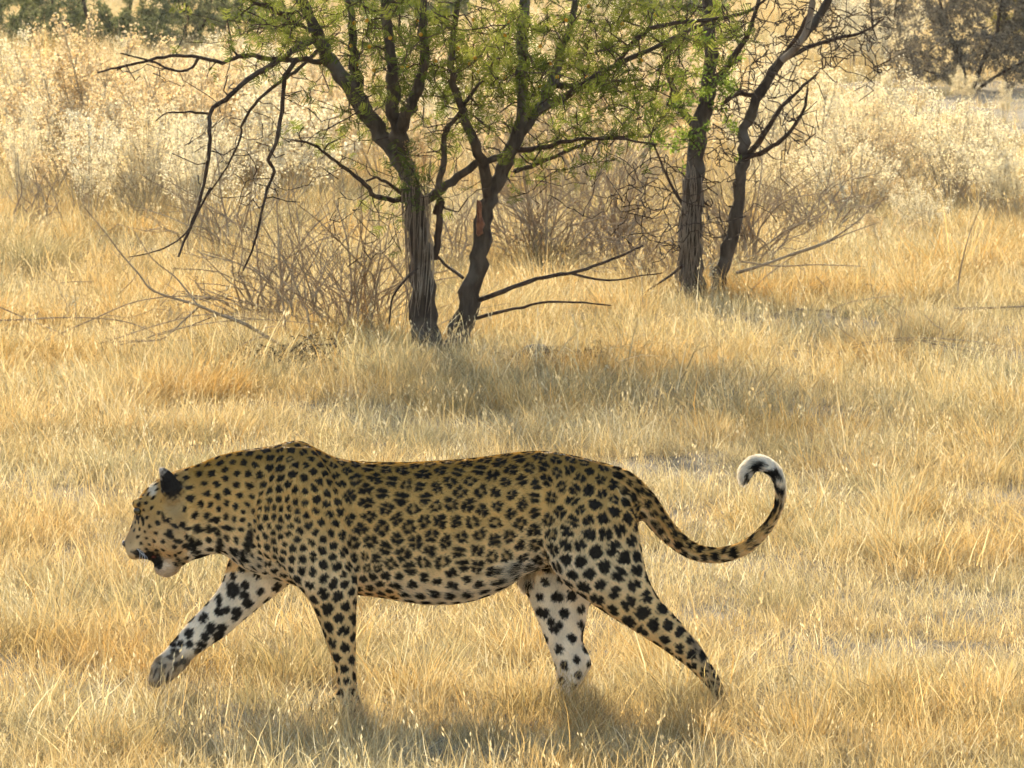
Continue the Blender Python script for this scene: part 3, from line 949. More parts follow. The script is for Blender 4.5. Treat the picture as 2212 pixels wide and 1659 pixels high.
m = Nodes('red_wound'); MAT_WOUND = m.solid(m.ramp(m.noise(30), [(.35, (.14, .05, .025)), (.65, (.30, .12, .05))]), rough=.8)

def leaf_material(name, c0, c1, trans=.5):
    m = Nodes(name)
    pos = m.n('ShaderNodeNewGeometry').outputs['Position']
    n1 = m.noise(3.0, 2, .5, vec=pos)
    c = m.mix(1.0, m.attr('col'), m.ramp(n1, [(.35, c0), (.65, c1)]), 'MULTIPLY')
    return m.leafy(c, trans=trans, spec=0)
MAT_LEAF = leaf_material('acacia_leaf', (.085, .115, .024), (.185, .20, .042), .60)
MAT_LEAF2 = leaf_material('bright_leaf', (.13, .19, .03), (.22, .28, .045), .6)
MAT_LEAF_FAR = leaf_material('far_leaf', (.13, .145, .065), (.20, .20, .09), .45)  # olive leaf colour, lightened in place of distance haze
MAT_LEAF_GREY = leaf_material('grey_leaf', (.15, .13, .10), (.24, .20, .14), .3)
MAT_LEAF_YEL = leaf_material('yellow_leaf', (.22, .19, .05), (.30, .25, .08), .45)

def poly(points, Y, n=None):
    """Photo polyline on the plane y=Y -> smooth world points. Points are (px, py) or (px, py, depth offset)."""
    P = [tuple(at(p[0], p[1], Y + (p[2] if len(p) > 2 else 0))) for p in points]
    return catmull(P, n or max(4, 4 * (len(P) - 1) + 1))

def frond(p, d, size, nb, wid):
    """One feathery compound leaf: a row of narrow leaflets on each side of a short stalk."""
    d = d / np.linalg.norm(d)
    s = np.cross(d, RNG.normal(0, 1, 3)); s /= max(np.linalg.norm(s), 1e-6)
    up = np.cross(s, d)
    V_, F_ = [], []
    for k in range(nb):
        t = (k + .3 + .6 * random.random()) / nb
        o = p + d * size * t - np.array([0, 0, 1]) * size * .18 * t * t
        ll = size * (.50 - .22 * abs(t - .45)) * (.6 + .7 * random.random())
        for sg in (-1, 1):
            if random.random() < .22: continue
            e = o + (s * sg * .9 + d * .45 - up * .10 * random.random()) * ll
            n_ = d * wid
            b = len(V_)
            V_ += [o - n_ * .5, o + n_ * .5, e + n_ * .45, e - n_ * .45]
            F_.append((b, b + 1, b + 2, b + 3))
    return np.array(V_), np.array(F_)
FRONDS = []
for _ in range(60):
    FRONDS.append(frond(np.zeros(3), np.array([1.0, 0, 0]), 1.0, 6, .085))

def leaf_spray(_n):
    """A tuft of small oval leaves round a twig tip (unit size)."""
    V_, F_ = [], []
    for k in range(_n):
        d = rand_unit(1)[0]; d[2] *= .7
        o = rand_unit(1)[0] * .35
        s = np.cross(d, RNG.normal(0, 1, 3)); s /= max(np.linalg.norm(s), 1e-6)
        L_ = .30 + .25 * random.random(); w_ = .085
        b = len(V_)
        V_ += [o, o + d * L_ * .5 + s * w_, o + d * L_, o + d * L_ * .5 - s * w_]
        F_.append((b, b + 1, b + 2, b + 3))
    return np.array(V_), np.array(F_)
SPRAYS = [leaf_spray(12) for _ in range(16)]

def place(build, proto, p, d, size, col):
    """Turn a unit leaf so that its x axis points along d and add it."""
    d = d / max(np.linalg.norm(d), 1e-6)
    r = RNG.normal(0, 1, 3)
    s = np.cross(d, r); s /= max(np.linalg.norm(s), 1e-6)
    w_ = np.cross(d, s)
    v = proto[0]
    build.add(p + (v[:, :1] * d + v[:, 1:2] * s + v[:, 2:] * w_) * size, proto[1], col)

class Skeleton:
    """Grows twigs from given limbs to target points so that every twig hangs on wood."""
    def __init__(self):
        self.buf, self.k = np.zeros((200000, 3)), 0
        self.dirs, self.rad = [], []
    @property
    def nodes(self): return self.buf[:self.k]
    def add(self, P, R):
        P = np.asarray(P, float)
        d = np.gradient(P, axis=0)
        self.buf[self.k:self.k + len(P)] = P; self.k += len(P)
        self.dirs += list(d / np.maximum(np.linalg.norm(d, axis=1), 1e-9)[:, None]); self.rad += list(R)
    def grow(self, targets, build, r_end=.0012, r_k=.55, sag=.12, seg=4, maxlen=9, tips=None, c=None, wob=.05):
        for t in targets:
            A = self.nodes
            q = A - t; d = np.sqrt(np.einsum('ij,ij->i', q, q))
            # prefer wood that lies lower / nearer the stem than the target
            i = int(np.argmin(d + .25 * np.maximum(A[:, 2] - t[2], 0)))
            L_ = d[i]
            if L_ < .03 or L_ > maxlen: continue
            p0 = A[i]; n = max(4, int(L_ / .09) + 3)
            s = np.linspace(0, 1, n)[:, None]
            ctrl = p0 + self.dirs[i] * L_ * .35 + RNG.normal(0, .10, 3) * L_ + np.array([0, 0, sag * L_])
            P = (1 - s) ** 2 * p0 + 2 * s * (1 - s) * ctrl + s ** 2 * t
            P[1:-1] += RNG.normal(0, wob * L_ / n ** .5, (n - 2, 3))
            r0 = min(self.rad[i] * r_k, .004 + .010 * L_)
            R = np.linspace(r0, r_end, n)
            build.tube(P, R, seg, c)
            self.add(P[1:], R[1:])
            if tips is not None: tips.append((P, R))

def region_targets(regs, Y, depth):
    """regs: (cx, cy, rx, ry, count) in photo pixels on the tree's plane."""
    out = []
    for cx, cy, rx, ry, n in regs:
        a = RNG.random(n) * 6.283; r = np.sqrt(RNG.random(n))
        for k in range(n):
            yy = Y + (RNG.random() * 2 - 1) * depth
            out.append(np.array(tuple(at(cx + rx * r[k] * math.cos(a[k]), cy + ry * r[k] * math.sin(a[k]), yy))))
    return out

def limb_tube(points, w0, w1, Y, scale, seg=9, rough=.06):
    P = poly(points, Y)
    n = len(P)
    R = np.linspace(w0, w1, n) / 2 / scale
    R = R * (1 + rough * np.sin(np.arange(n) * 1.9 + random.random() * 6) + RNG.normal(0, .05, n))
    if n > 6:
        P[2:-2] += RNG.normal(0, 1, (n - 4, 3)) * (np.clip(R[2:-2] * .25, .002, .006))[:, None]
    return P, R
# ================================================================== near acacia
def sc_at(Y): return FPX / (Y - CAM_Y)

def sort_by_wood(sk, targets):
    A = sk.nodes
    return sorted(targets, key=lambda t: np.min(np.linalg.norm(A - t, axis=1)))

def leafy_twigs(tips, build, protos, col0, per_m, size, frac=.35, spread=.5, keep=1.0):
    for P, R in tips:
        n = len(P)
        L_ = np.linalg.norm(P[-1] - P[0])
        cnt = int(per_m * L_ * (.6 + .8 * random.random()))
        for _ in range(max(cnt, 2)):
            if random.random() > keep: continue
            t = frac + (1 - frac) * random.random()
            i = min(int(t * (n - 1)), n - 2)
            p = P[i] + (P[i + 1] - P[i]) * random.random()
            d = (P[i + 1] - P[i]); d = d / max(np.linalg.norm(d), 1e-6) * .5 + rand_unit(1)[0] * (1 + spread)
            k = .75 + .5 * random.random()
            place(build, random.choice(protos), p, d, size * (.7 + .6 * random.random()), np.array(col0) * k)

def acacia():
    Y = ground_y(765); S = sc_at(Y)
    bx, by = gpt(925, 765)
    t = empty('acacia_tree', (0, 0, 0))
    tag(t, 'green acacia tree with two dark leaning trunks standing behind the leopard', 'tree')
    sk = Skeleton(); limbs = []
    def L_(pts, w0, w1, seg=9):
        P, R = limb_tube(pts, w0, w1, Y, S, seg); limbs.append((P, R, seg)); sk.add(P, R); return P, R
    # two trunks, each of which is one continuous limb up to the crown
    tr1 = L_([(930, 790), (924, 740), (914, 660), (910, 580), (905, 500), (896, 440), (880, 375), (846, 318), (803, 260), (757, 195), (716, 132), (684, 72), (648, 0), (600, -110, .2), (560, -260, .3)], 58, 17, 12)
    tr2 = L_([(978, 785), (990, 730, 0), (1012, 655), (1031, 575), (1042, 500), (1057, 430), (1087, 365), (1115, 295), (1131, 215, .05), (1128, 140, .1), (1132, 60, .15), (1140, -60, .2), (1170, -240, .3)], 47, 16, 12)
    trunk = Build()
    for P, R in (tr1, tr2):
        R2 = R * (1 + .18 * np.exp(-np.arange(len(R)) / 3.0))
        trunk.tube(P, R2, 18)
        vv = trunk.v[-1]; ang = np.tile(np.arange(18), len(P))
        cc = np.repeat(P, 18, 0); k_ = 1 + .07 * np.sin(ang * 2.1 + np.repeat(np.arange(len(P)), 18) * .35) + .06 * np.sin(ang * 5 + np.repeat(np.arange(len(P)), 18) * .2) + RNG.normal(0, .035, len(vv))
        vv[:] = cc + (vv - cc) * k_[:, None]
    main = [
        ([(872, 362), (862, 300, -.1), (852, 230, -.15), (845, 150, -.2), (838, 70, -.2), (832, -60, -.25), (800, -240, -.3)], 38, 14),
        ([(800, 258), (782, 215, .1), (768, 150, .2), (760, 80, .25), (757, 0, .3), (740, -150, .4)], 30, 12),
        ([(852, 300, -.1), (880, 240, -.2), (905, 190, -.25), (918, 110, -.3), (915, 20, -.35), (930, -140, -.4)], 30, 11),
        ([(1056, 425), (1040, 345, -.1), (1016, 290, -.2), (992, 220, -.25), (975, 140, -.3), (985, 40, -.35), (1000, -120, -.4)], 26, 9),
        ([(1118, 290), (1160, 240, .1), (1192, 180, .15), (1212, 120, .2), (1236, 40, .25), (1270, -110, .3)], 32, 12),
        ([(905, 445), (940, 418), (990, 380, -.05), (1040, 352, -.08), (1090, 335, -.05)], 22, 14),
        ([(945, 415, -.05), (958, 350, -.1), (962, 290, -.15), (985, 255, -.2), (1010, 215, -.2), (1060, 150, -.2)], 16, 6),
        ([(940, 460), (952, 430, -.05), (948, 500, -.04), (938, 560, -.02)], 12, 16),
        ([(1110, 325), (1180, 318, -.1), (1250, 300, -.2), (1330, 300, -.3), (1420, 312, -.35)], 12, 4),
        ([(1112, 370), (1180, 345, .1), (1260, 312, .1), (1300, 296, .1), (1400, 296, .1)], 11, 4),
        ([(1205, 185, .15), (1255, 183, .15), (1310, 178, .2), (1390, 172, .2)], 15, 5),
        ([(1150, 250, .1), (1240, 195, .0), (1330, 140, -.1), (1430, 95, -.15), (1540, 40, -.2)], 18, 7),
        ([(1330, 140, -.1), (1390, 70, -.2), (1460, 50, -.2), (1600, 30, -.2), (1680, -20, -.2)], 12, 5),
        # bare boughs hanging out on the left
        ([(716, 134), (660, 131), (600, 129, -.05), (530, 120, -.1), (480, 133, -.1), (430, 124, -.15), (370, 121, -.15), (310, 133, -.2), (270, 143, -.2), (210, 157, -.2)], 13, 4),
        ([(690, 80, 0), (640, 105, -.1), (590, 140, -.15), (530, 175, -.2), (490, 215, -.25), (456, 240, -.25), (454, 300, -.3), (447, 360, -.3), (430, 440, -.32), (405, 505, -.32), (385, 555, -.35)], 14, 5),
        ([(700, 95, .1), (655, 140, .1), (615, 170, .05), (560, 215, 0), (525, 265, 0), (518, 300, 0), (490, 360, 0), (450, 420, 0)], 10, 3),
        ([(640, 130, -.05), (617, 165, -.1), (608, 240, -.1), (596, 310, -.1), (580, 345, -.1), (592, 370, -.1), (577, 410, -.1), (560, 480, -.15), (545, 540, -.15), (525, 585, -.15)], 11, 4),
        ([(430, 124, -.15), (410, 148, -.15), (380, 152, -.2), (335, 135, -.2), (300, 125, -.2), (260, 115, -.2)], 7, 3),
        ([(455, 246, -.25), (410, 242, -.3), (360, 245, -.3), (335, 262, -.3)], 6, 2),
        ([(455, 405, -.3), (400, 505, -.35), (330, 545, -.4), (280, 555, -.4)], 5, 2),
        ([(880, 425), (850, 432), (812, 424, -.05), (790, 398, -.1), (757, 374, -.1), (715, 340, -.15), (675, 312, -.2), (630, 302, -.2)], 14, 4),
        ([(870, 420), (835, 395, -.1), (812, 384, -.1), (790, 392, -.1)], 8, 5),
        ([(690, 75), (640, 50, -.2), (590, 20, -.3), (540, 0, -.4), (480, -30, -.4)], 12, 5),
        ([(930, 560), (880, 600, -.2), (850, 640, -.25), (840, 700, -.3)], 7, 3),
        ([(1030, 650), (1090, 628, -.1), (1160, 602, -.1), (1230, 590, -.15), (1300, 570, -.15), (1390, 530, -.15)], 12, 5),
        ([(1020, 690), (1090, 672, -.1), (1170, 655, -.15), (1240, 652, -.2), (1320, 660, -.2)], 8, 3),
        ([(1230, 590, -.15), (1300, 605, -.15), (1360, 600, -.15), (1430, 590, -.2)], 6, 2),
        ([(1000, 600), (950, 560, .2), (925, 530, .2)], 8, 5),
    ]
    for pts, w0, w1 in main:
        P, R = L_(pts, w0, w1)
        b = Build(); b.tube(P, R, 8); b.obj('branch', MAT_BARK if w0 > 14 else MAT_BARK2, t)
    trunk.obj('trunk', MAT_BARK, t)
    # raw red scar on the right trunk
    b = Build()
    P = poly([(1033, 432, -.062), (1036, 455, -.062), (1037, 490, -.060), (1034, 512, -.058)], Y, 9)
    b.tube(P, [.003, .010, .014, .013, .018, .021, .015, .017, .003], 7)
    b.v[0][:] += RNG.normal(0, .0035, b.v[0].shape); b.obj('bark_wound', MAT_WOUND, t)
    twigs, leaves = Build(), Build()
    tips = []
    reg = [(640, 50, 110, 70, 22), (760, 60, 160, 90, 48), (930, 110, 150, 130, 85), (1060, 180, 130, 150, 70), (1200, 120, 140, 130, 80),
           (1340, 130, 150, 120, 70), (1330, 250, 130, 80, 34), (880, 240, 110, 110, 26), (1500, 60, 120, 60, 30), (700, 250, 110, 60, 9),
           (880, 420, 30, 50, 14), (1200, 340, 130, 60, 12), (560, 40, 100, 40, 16)]
    above = [(760, -150, 300, 130, 45), (1050, -180, 300, 160, 60), (1350, -120, 260, 110, 40), (1000, -420, 380, 160, 60), (640, -330, 180, 110, 24), (1330, -330, 180, 110, 24)]
    sk.grow(sort_by_wood(sk, region_targets(reg, Y, .75)), twigs, r_end=.0034, tips=tips, wob=.10)
    sk.grow(sort_by_wood(sk, region_targets(above, Y, 1.15)), twigs, tips=tips, seg=3)
    # a second order of fine twigs
    fine = []
    for P, R in tips:
        for _ in range(3):
            i = random.randrange(1, len(P))
            fine.append(P[i] + rand_unit(1)[0] * (.10 + .16 * random.random()))
    tips2 = []
    sk.grow(fine, twigs, r_end=.0026, tips=tips2, seg=3)
    # bare fine twigs below the crown
    bare = region_targets([(620, 330, 160, 130, 34), (480, 330, 130, 120, 26), (1230, 380, 150, 100, 44), (1000, 330, 120, 100, 40), (1000, 180, 200, 150, 50), (1250, 200, 160, 120, 40), (790, 500, 90, 110, 14), (420, 150, 170, 45, 16)], Y, .4)
    sk.grow(sort_by_wood(sk, bare), twigs, r_end=.0030, seg=3, sag=-.02, wob=.14, maxlen=.7)
    twigs.obj('twigs', MAT_BARK2, t, 'stuff')
    leafy_twigs(tips, leaves, FRONDS, (1, 1, 1), 9, .056)
    leafy_twigs(tips2, leaves, FRONDS, (1.1, 1.06, .90), 14, .054, frac=.1)
    leaves.obj('crown', MAT_LEAF, t, 'stuff')
    # round yellow blossoms near the top
    m = Nodes('blossom_yellow'); my = m.leafy(m.mix(0.0, (.70, .36, .02), (.7, .4, .02)), trans=.35)
    vb, fb = blob((0, 0, 0), (.0095, .0095, .0095), 7)
    bme = bpy.data.meshes.new('blossom'); bme.from_pydata(vb, [], fb); bme.materials.append(my)
    vis = [P[-1] for P, R in tips2 if 0 < to_px(P[-1])[1] < 190 and 720 < to_px(P[-1])[0] < 1450 and P[-1][1] < Y + .2]
    random.shuffle(vis)
    for p in vis[:34]:
        o = link(bpy.data.objects.new('blossom', bme), t); o.location = p
    # dry strips and vines hanging on the trunks
    hang = Build()
    for k in range(46):
        x = random.uniform(868, 935); y = random.uniform(300, 560)
        hang.tube(poly([(x, y, -.10 - .03 * random.random()), (x + random.uniform(-9, 9), y + random.uniform(40, 90), -.12), (x + random.uniform(-14, 14), y + random.uniform(110, 230), -.11)], Y, 6), [.0018, .002, .002, .0018, .0014, .0008], 4)
    hang.obj('hanging_stems', MAT_DEAD, t, 'stuff')
    dl = Build()
    for k in range(40):
        x, y = random.choice([(885, 310), (905, 330), (912, 380), (900, 400), (915, 345)])
        p = np.array(tuple(at(x + random.gauss(0, 12), y + random.gauss(0, 14), Y - .13)))
        place(dl, random.choice(SPRAYS), p, rand_unit(1)[0], .035, (.55, .36, .17))
    m = Nodes('dead_leaf'); dl.obj('dead_leaves', m.leafy(m.attr('col'), trans=.4), t, 'stuff')
acacia()

# ================================================================== second tree, tangled and half bare
def tangled_tree():
    Y = ground_y(652); S = sc_at(Y)
    t = empty('tangled_tree', (0, 0, 0))
    tag(t, 'half bare dark tree with bright green leaves right of the acacia', 'tree')
    sk = Skeleton()
    def L_(pts, w0, w1):
        P, R = limb_tube(pts, w0, w1, Y, S); sk.add(P, R); return P, R
    tr = Build()
    for pts, w0, w1 in (([(1492, 668), (1494, 600), (1490, 520), (1496, 440), (1502, 360), (1508, 290), (1524, 220), (1534, 140), (1530, 50), (1520, -80)], 56, 22),
                        ([(1538, 668), (1550, 625), (1566, 555), (1590, 470), (1600, 400), (1606, 340), (1612, 280), (1634, 215), (1668, 155), (1720, 95), (1766, 40), (1800, -20), (1850, -120)], 34, 14)):
        P, R = L_(pts, w0, w1); tr.tube(P, R, 12)
    for pts, w0, w1 in (([(1605, 350), (1650, 290, -.1), (1690, 230, -.1), (1725, 195, -.1), (1765, 160, -.1)], 14, 5),
                        ([(1600, 345), (1655, 325, -.15), (1700, 290, -.2), (1735, 240, -.2), (1745, 190, -.2)], 12, 5),
                        ([(1640, 210), (1600, 200, .1), (1560, 225, .15)], 14, 8),
                        ([(1690, 130), (1740, 105, .1), (1800, 85, .15), (1860, 70, .2), (1910, 40, .2)], 12, 4),
                        ([(1700, 115, -.1), (1735, 60, -.2), (1755, 0, -.25), (1765, -80, -.3)], 15, 10),
                        ([(1510, 290), (1470, 230, .1), (1440, 150, .2), (1430, 60, .25)], 18, 7),
                        ([(1528, 190), (1580, 130, -.1), (1620, 60, -.2), (1650, -40, -.2)], 18, 7),
                        ([(1494, 560), (1440, 600, -.1), (1380, 640, -.1)], 8, 3),
                        ([(1490, 470), (1450, 400, .2), (1420, 330, .2), (1400, 280, .2)], 8, 3)):
        P, R = L_(pts, w0, w1)
        b = Build(); b.tube(P, R, 8); b.obj('branch', MAT_BARK2, t)
    tr.obj('trunk', MAT_BARK, t)
    # pale peeled bough that crosses the dark crown
    b = Build(); b.tube(poly([(1690, 130, -.3), (1722, 100, -.34), (1744, 60, -.36), (1756, 0, -.38), (1762, -60, -.4)], Y), np.linspace(.020, .012, 17), 8); b.obj('branch', MAT_DEAD, t)
    tw, lv = Build(), Build(); tips = []
    gr = region_targets([(1530, 110, 80, 110, 46), (1520, 230, 85, 90, 34), (1420, 240, 60, 90, 16), (1500, 330, 60, 40, 8), (1500, -120, 150, 120, 40)], Y, .5)
    sk.grow(sort_by_wood(sk, gr), tw, r_end=.0025, tips=tips, wob=.1)
    bare = region_targets([(1680, 90, 150, 100, 190), (1800, 60, 130, 60, 80), (1650, 260, 110, 100, 80), (1430, 440, 100, 110, 70), (1560, 420, 60, 120, 40), (1850, 130, 80, 60, 24), (1560, 250, 90, 110, 60), (1700, -140, 220, 110, 80)], Y, .6)
    sk.grow(sort_by_wood(sk, bare), tw, r_end=.0042, wob=.16, seg=3, maxlen=.9)
    A = sk.nodes.copy()
    fine = [A[random.randrange(200, len(A))] + rand_unit(1)[0] * random.uniform(.08, .25) for _ in range(620)]
    sk.grow(fine, tw, wob=.16, seg=3, r_end=.0030)
    tw.obj('twigs', MAT_BARK2, t, 'stuff')
    leafy_twigs(tips, lv, SPRAYS, (1, 1, 1), 26, .065, frac=.2, keep=.9)
    lv.obj('crown', MAT_LEAF2, t, 'stuff')
    hang = Build()
    for k in range(60):
        x = random.uniform(1466, 1520); y = random.uniform(340, 560)
        hang.tube(poly([(x, y, -.08), (x + random.uniform(-10, 10), y + random.uniform(40, 90), -.10), (x + random.uniform(-16, 16), y + random.uniform(90, 160), -.09)], Y, 6), [.002, .0024, .0022, .002, .0014, .0008], 4)
    hang.obj('hanging_stems', MAT_DEAD, t, 'stuff')
tangled_tree()

# ================================================================== bare twiggy bushes and fallen branches
def twig_bush(name, label, px_, py_, w, h, n, mat, dens=3, lean=0.0, depth=.35, group=None, r0=.0058):
    x, Y = gpt(px_, py_)
    S = sc_at(Y)
    t = empty(name, (x, Y, 0)); tag(t, label, 'bush', group)
    tw = Build()
    for k in range(n):
        a = (random.random() * 2 - 1)
        ex, ez = (a * w * 1.15 + lean * w) / S, h / S * (.25 + .8 * random.random()) * (1 - .45 * abs(a))
        ey = (random.random() * 2 - 1) * depth
        p0 = np.array([random.gauss(0, .22 * w / S), random.gauss(0, .12), -.01])
        p3 = np.array([ex, ey, ez])
        p1 = p0 + np.array([ex * .15, ey * .2, ez * .55]) + RNG.normal(0, .04, 3)
        s = np.linspace(0, 1, 9)[:, None]
        P = (1 - s) ** 2 * p0 + 2 * s * (1 - s) * p1 + s * s * p3
        P[1:-1] += np.cumsum(RNG.normal(0, .014, (7, 3)), 0) * np.sin(np.linspace(.4, 2.8, 7))[:, None]; P[1:, 2] = np.maximum(P[1:, 2], .02)
        rr = r0 * (.6 + .8 * random.random())
        R = np.linspace(rr, .0022, 9)
        tw.tube(P, R, 4)
        for _ in range(dens):
            i = random.randrange(2, 8)
            d = (P[i] - P[i - 1]); L_ = random.uniform(.15, .45) * h / S
            d = d / max(np.linalg.norm(d), 1e-6) + rand_unit(1)[0] * .8; d[2] += .1
            Q = P[i] + np.linspace(0, 1, 6)[:, None] * d / np.linalg.norm(d) * L_
            Q[1:] += np.cumsum(RNG.normal(0, .012, (5, 3)), 0)
            tw.tube(Q, np.linspace(R[i] * .7, .0018, 6), 3)
            if random.random() < .6:
                j = random.randrange(1, 5)
                d2 = d / np.linalg.norm(d) + rand_unit(1)[0] * .8
                tw.tube(Q[j] + np.linspace(0, 1, 5)[:, None] * d2 * L_ * .45 + RNG.normal(0, .006, (5, 3)), np.linspace(R[i] * .5, .0017, 5), 3)
    tw.obj('twigs', mat, t, 'stuff')
    return t
twig_bush('bare_bush', 'leafless brown twig bush left of the acacia trunks', 770, 745, 250, 430, 36, MAT_TWIG, 4, -.1, .5)
twig_bush('bare_bush', 'small leafless twig bush between the fallen bough and the acacia', 590, 700, 200, 300, 32, MAT_TWIG, 3, .1, .4)
twig_bush('bare_bush', 'leafless brown bush right behind the right acacia trunk', 1170, 590, 210, 350, 48, MAT_TWIG, 4, 0, .5)
twig_bush('bare_bush', 'thin upright bare bush left of the tangled tree trunk', 1330, 575, 160, 350, 40, MAT_TWIG, 4, .1, .5)
twig_bush('bare_bush', 'bare stems rising from the olive tuft at the left edge', 75, 505, 110, 200, 20, MAT_TWIG, 1, -.35)
twig_bush('bare_bush', 'low brown brushwood under the tangled tree', 1450, 630, 190, 200, 36, MAT_TWIG, 3, 0, .4)
twig_bush('bare_bush', 'bare brown stems tangled round the foot of the dark leaning stem', 1600, 590, 170, 350, 36, MAT_TWIG, 4, .1, .5)
twig_bush('bare_bush', 'sparse bare stems in front of the right golden shrubs', 1760, 510, 150, 200, 26, MAT_TWIG, 2, .2)
twig_bush('bare_bush', 'sparse bare stems below the bare boughs on the left', 480, 550, 190, 280, 20, MAT_TWIG, 3, 0, .5)
twig_bush('bare_bush', 'thin bare stems seen between the two acacia trunks', 970, 600, 110, 240, 18, MAT_TWIG, 3, 0, .4)
twig_bush('shade_twigs', 'low dark heap of twigs added as shade left of the acacia foot', 640, 800, 170, 75, 70, MAT_BARK2, 3, 0, .4)  # dark twigs added to stand in for shaded ground
twig_bush('shade_twigs', 'added low dark twig litter for the shade by the stones right of the acacia', 1230, 800, 150, 50, 46, MAT_BARK2, 3, 0, .35)  # added twigs, darkening the tree foot like a patch of shade

def fallen(label, lines, Yref, name='fallen_branch', mat=None, lift=0.0, sub=6):
    t = empty(name, (0, 0, 0)); tag(t, label, 'branch')
    S = sc_at(Yref); sk = Skeleton(); b = Build()
    for k, (pts, w0, w1) in enumerate(lines):
        P = poly(pts, Yref); P[:, 2] = np.maximum(P[:, 2], .012)
        R = np.linspace(w0, w1, len(P)) / 2 / S
        sk.add(P, R); b.tube(P, R, 7)
    b.obj('bough', mat or MAT_TWIG, t)
    tw = Build()
    if sub:
        tg = []
        for _ in range(sub * len(lines)):
            p = sk.nodes[random.randrange(sk.k)] + rand_unit(1)[0] * random.uniform(.08, .35)
            p[2] = max(p[2], .03); tg.append(p)
        sk.grow(tg, tw, seg=3, wob=.10, r_end=.0022)
        tw.obj('twigs', mat or MAT_TWIG, t, 'stuff')
    return t
Yb = ground_y(792)
fallen('long fallen bough reaching up left from the foot of the acacia', [
    ([(740, 800), (700, 789), (617, 752), (533, 702), (473, 679), (427, 659)], 11, 6),
    ([(427, 659), (333, 629, -.05), (300, 592, -.1), (260, 546, -.1), (227, 502, -.1), (183, 449, -.1)], 6, 2),
    ([(430, 662), (400, 689, .05), (350, 732, .1), (283, 739, .1), (213, 759, .1)], 5, 2),
    ([(533, 702), (480, 680, .1), (420, 700, .2), (340, 725, .2)], 4, 2),
    ([(617, 752), (570, 728, -.1), (520, 745, -.2), (470, 760, -.2)], 4, 2),
    ([(427, 659), (380, 600, .2), (330, 560, .2), (290, 500, .2)], 4, 2)], Yb, sub=7)
fallen('tangle of thin arching dead twigs on the grass at the left edge', [
    ([(0, 692), (60, 690), (133, 686), (233, 689), (300, 704), (360, 735)], 3.5, 2),
    ([(-20, 655), (60, 690), (133, 722), (170, 760), (190, 790)], 3, 2),
    ([(100, 735), (200, 690), (300, 650), (420, 640), (520, 660)], 3.5, 2),
    ([(120, 765), (240, 735), (330, 705), (440, 680), (560, 690)], 3.5, 2),
    ([(250, 770), (330, 725), (440, 700), (560, 690), (680, 700)], 3.5, 2),
    ([(190, 745), (300, 735), (400, 735), (480, 715)], 3, 2)], ground_y(775), sub=6)
fallen('dead boughs leaning up right from the foot of the tangled tree', [
    ([(1590, 590), (1650, 572), (1720, 546), (1790, 520), (1850, 480), (1880, 450)], 8, 2),
    ([(1680, 560), (1760, 535), (1830, 505), (1900, 480)], 5, 2),
    ([(1600, 565), (1680, 575), (1760, 572), (1860, 575)], 4, 2),
    ([(1590, 660), (1640, 610), (1690, 570), (1720, 550)], 4, 2)], ground_y(655), sub=4)
fallen('dark fallen stick lying in the grass right of the tangled tree', [
    ([(1720, 668), (1780, 672), (1840, 676), (1880, 672)], 6, 3),
    ([(1790, 673), (1840, 652), (1920, 640)], 3, 2)], ground_y(685), sub=3)
fallen('dark fallen stick poking in from the right edge', [([(2060, 668), (2150, 665), (2240, 660)], 7, 3)], ground_y(690), sub=4)
fallen('low arch of dead twigs in the grass at the right', [
    ([(1760, 780), (1850, 750), (1950, 735), (2040, 740), (2130, 760)], 4, 2),
    ([(1780, 765), (1900, 758), (2020, 765), (2140, 768)], 4, 2),
    ([(1980, 735), (2060, 752), (2140, 768)], 4, 2),
    ([(1840, 745), (1950, 730), (2080, 735), (2180, 750)], 3, 2)], ground_y(785), sub=4)
for lab, pts in (('thin tall dead stalk standing alone in the grass right of centre', [(2068, 660), (2072, 600), (2090, 520), (2120, 440)]),
                 ('slender bare stalk slanting right above the right grass', [(2160, 470), (2180, 430), (2205, 390), (2230, 350)])):
    Yr = ground_y(pts[0][1])
    b = Build(); P = poly(pts, Yr); P[0, 2] = -.01; b.tube(P, np.linspace(.006, .002, len(P)), 5)
    tag(b.obj('dead_stalk', MAT_TWIG), lab, 'stalk')

# ================================================================== golden everlasting shrubs
m = Nodes('flower_fluff')
pos = m.n('ShaderNodeNewGeometry').outputs['Position']
MAT_FLUFF = m.leafy(m.mix(1.0, m.attr('col'), m.ramp(m.noise(.8, 2, vec=pos), [(.35, (1.0, .95, .85)), (.65, (1, 1, 1))]), 'MULTIPLY'), trans=.6, spec=0)
m = Nodes('dry_stem'); MAT_STEM = m.solid(m.ramp(m.noise(12), [(.3, (.38, .29, .17)), (.7, (.54, .43, .27))]), rough=.9)
OCT_V = np.array([(1, 0, 0), (-1, 0, 0), (0, 1, 0), (0, -1, 0), (0, 0, 1), (0, 0, -1)], float)
OCT_F = np.array([(0, 2, 4), (2, 1, 4), (1, 3, 4), (3, 0, 4), (2, 0, 5), (1, 2, 5), (3, 1, 5), (0, 3, 5)])

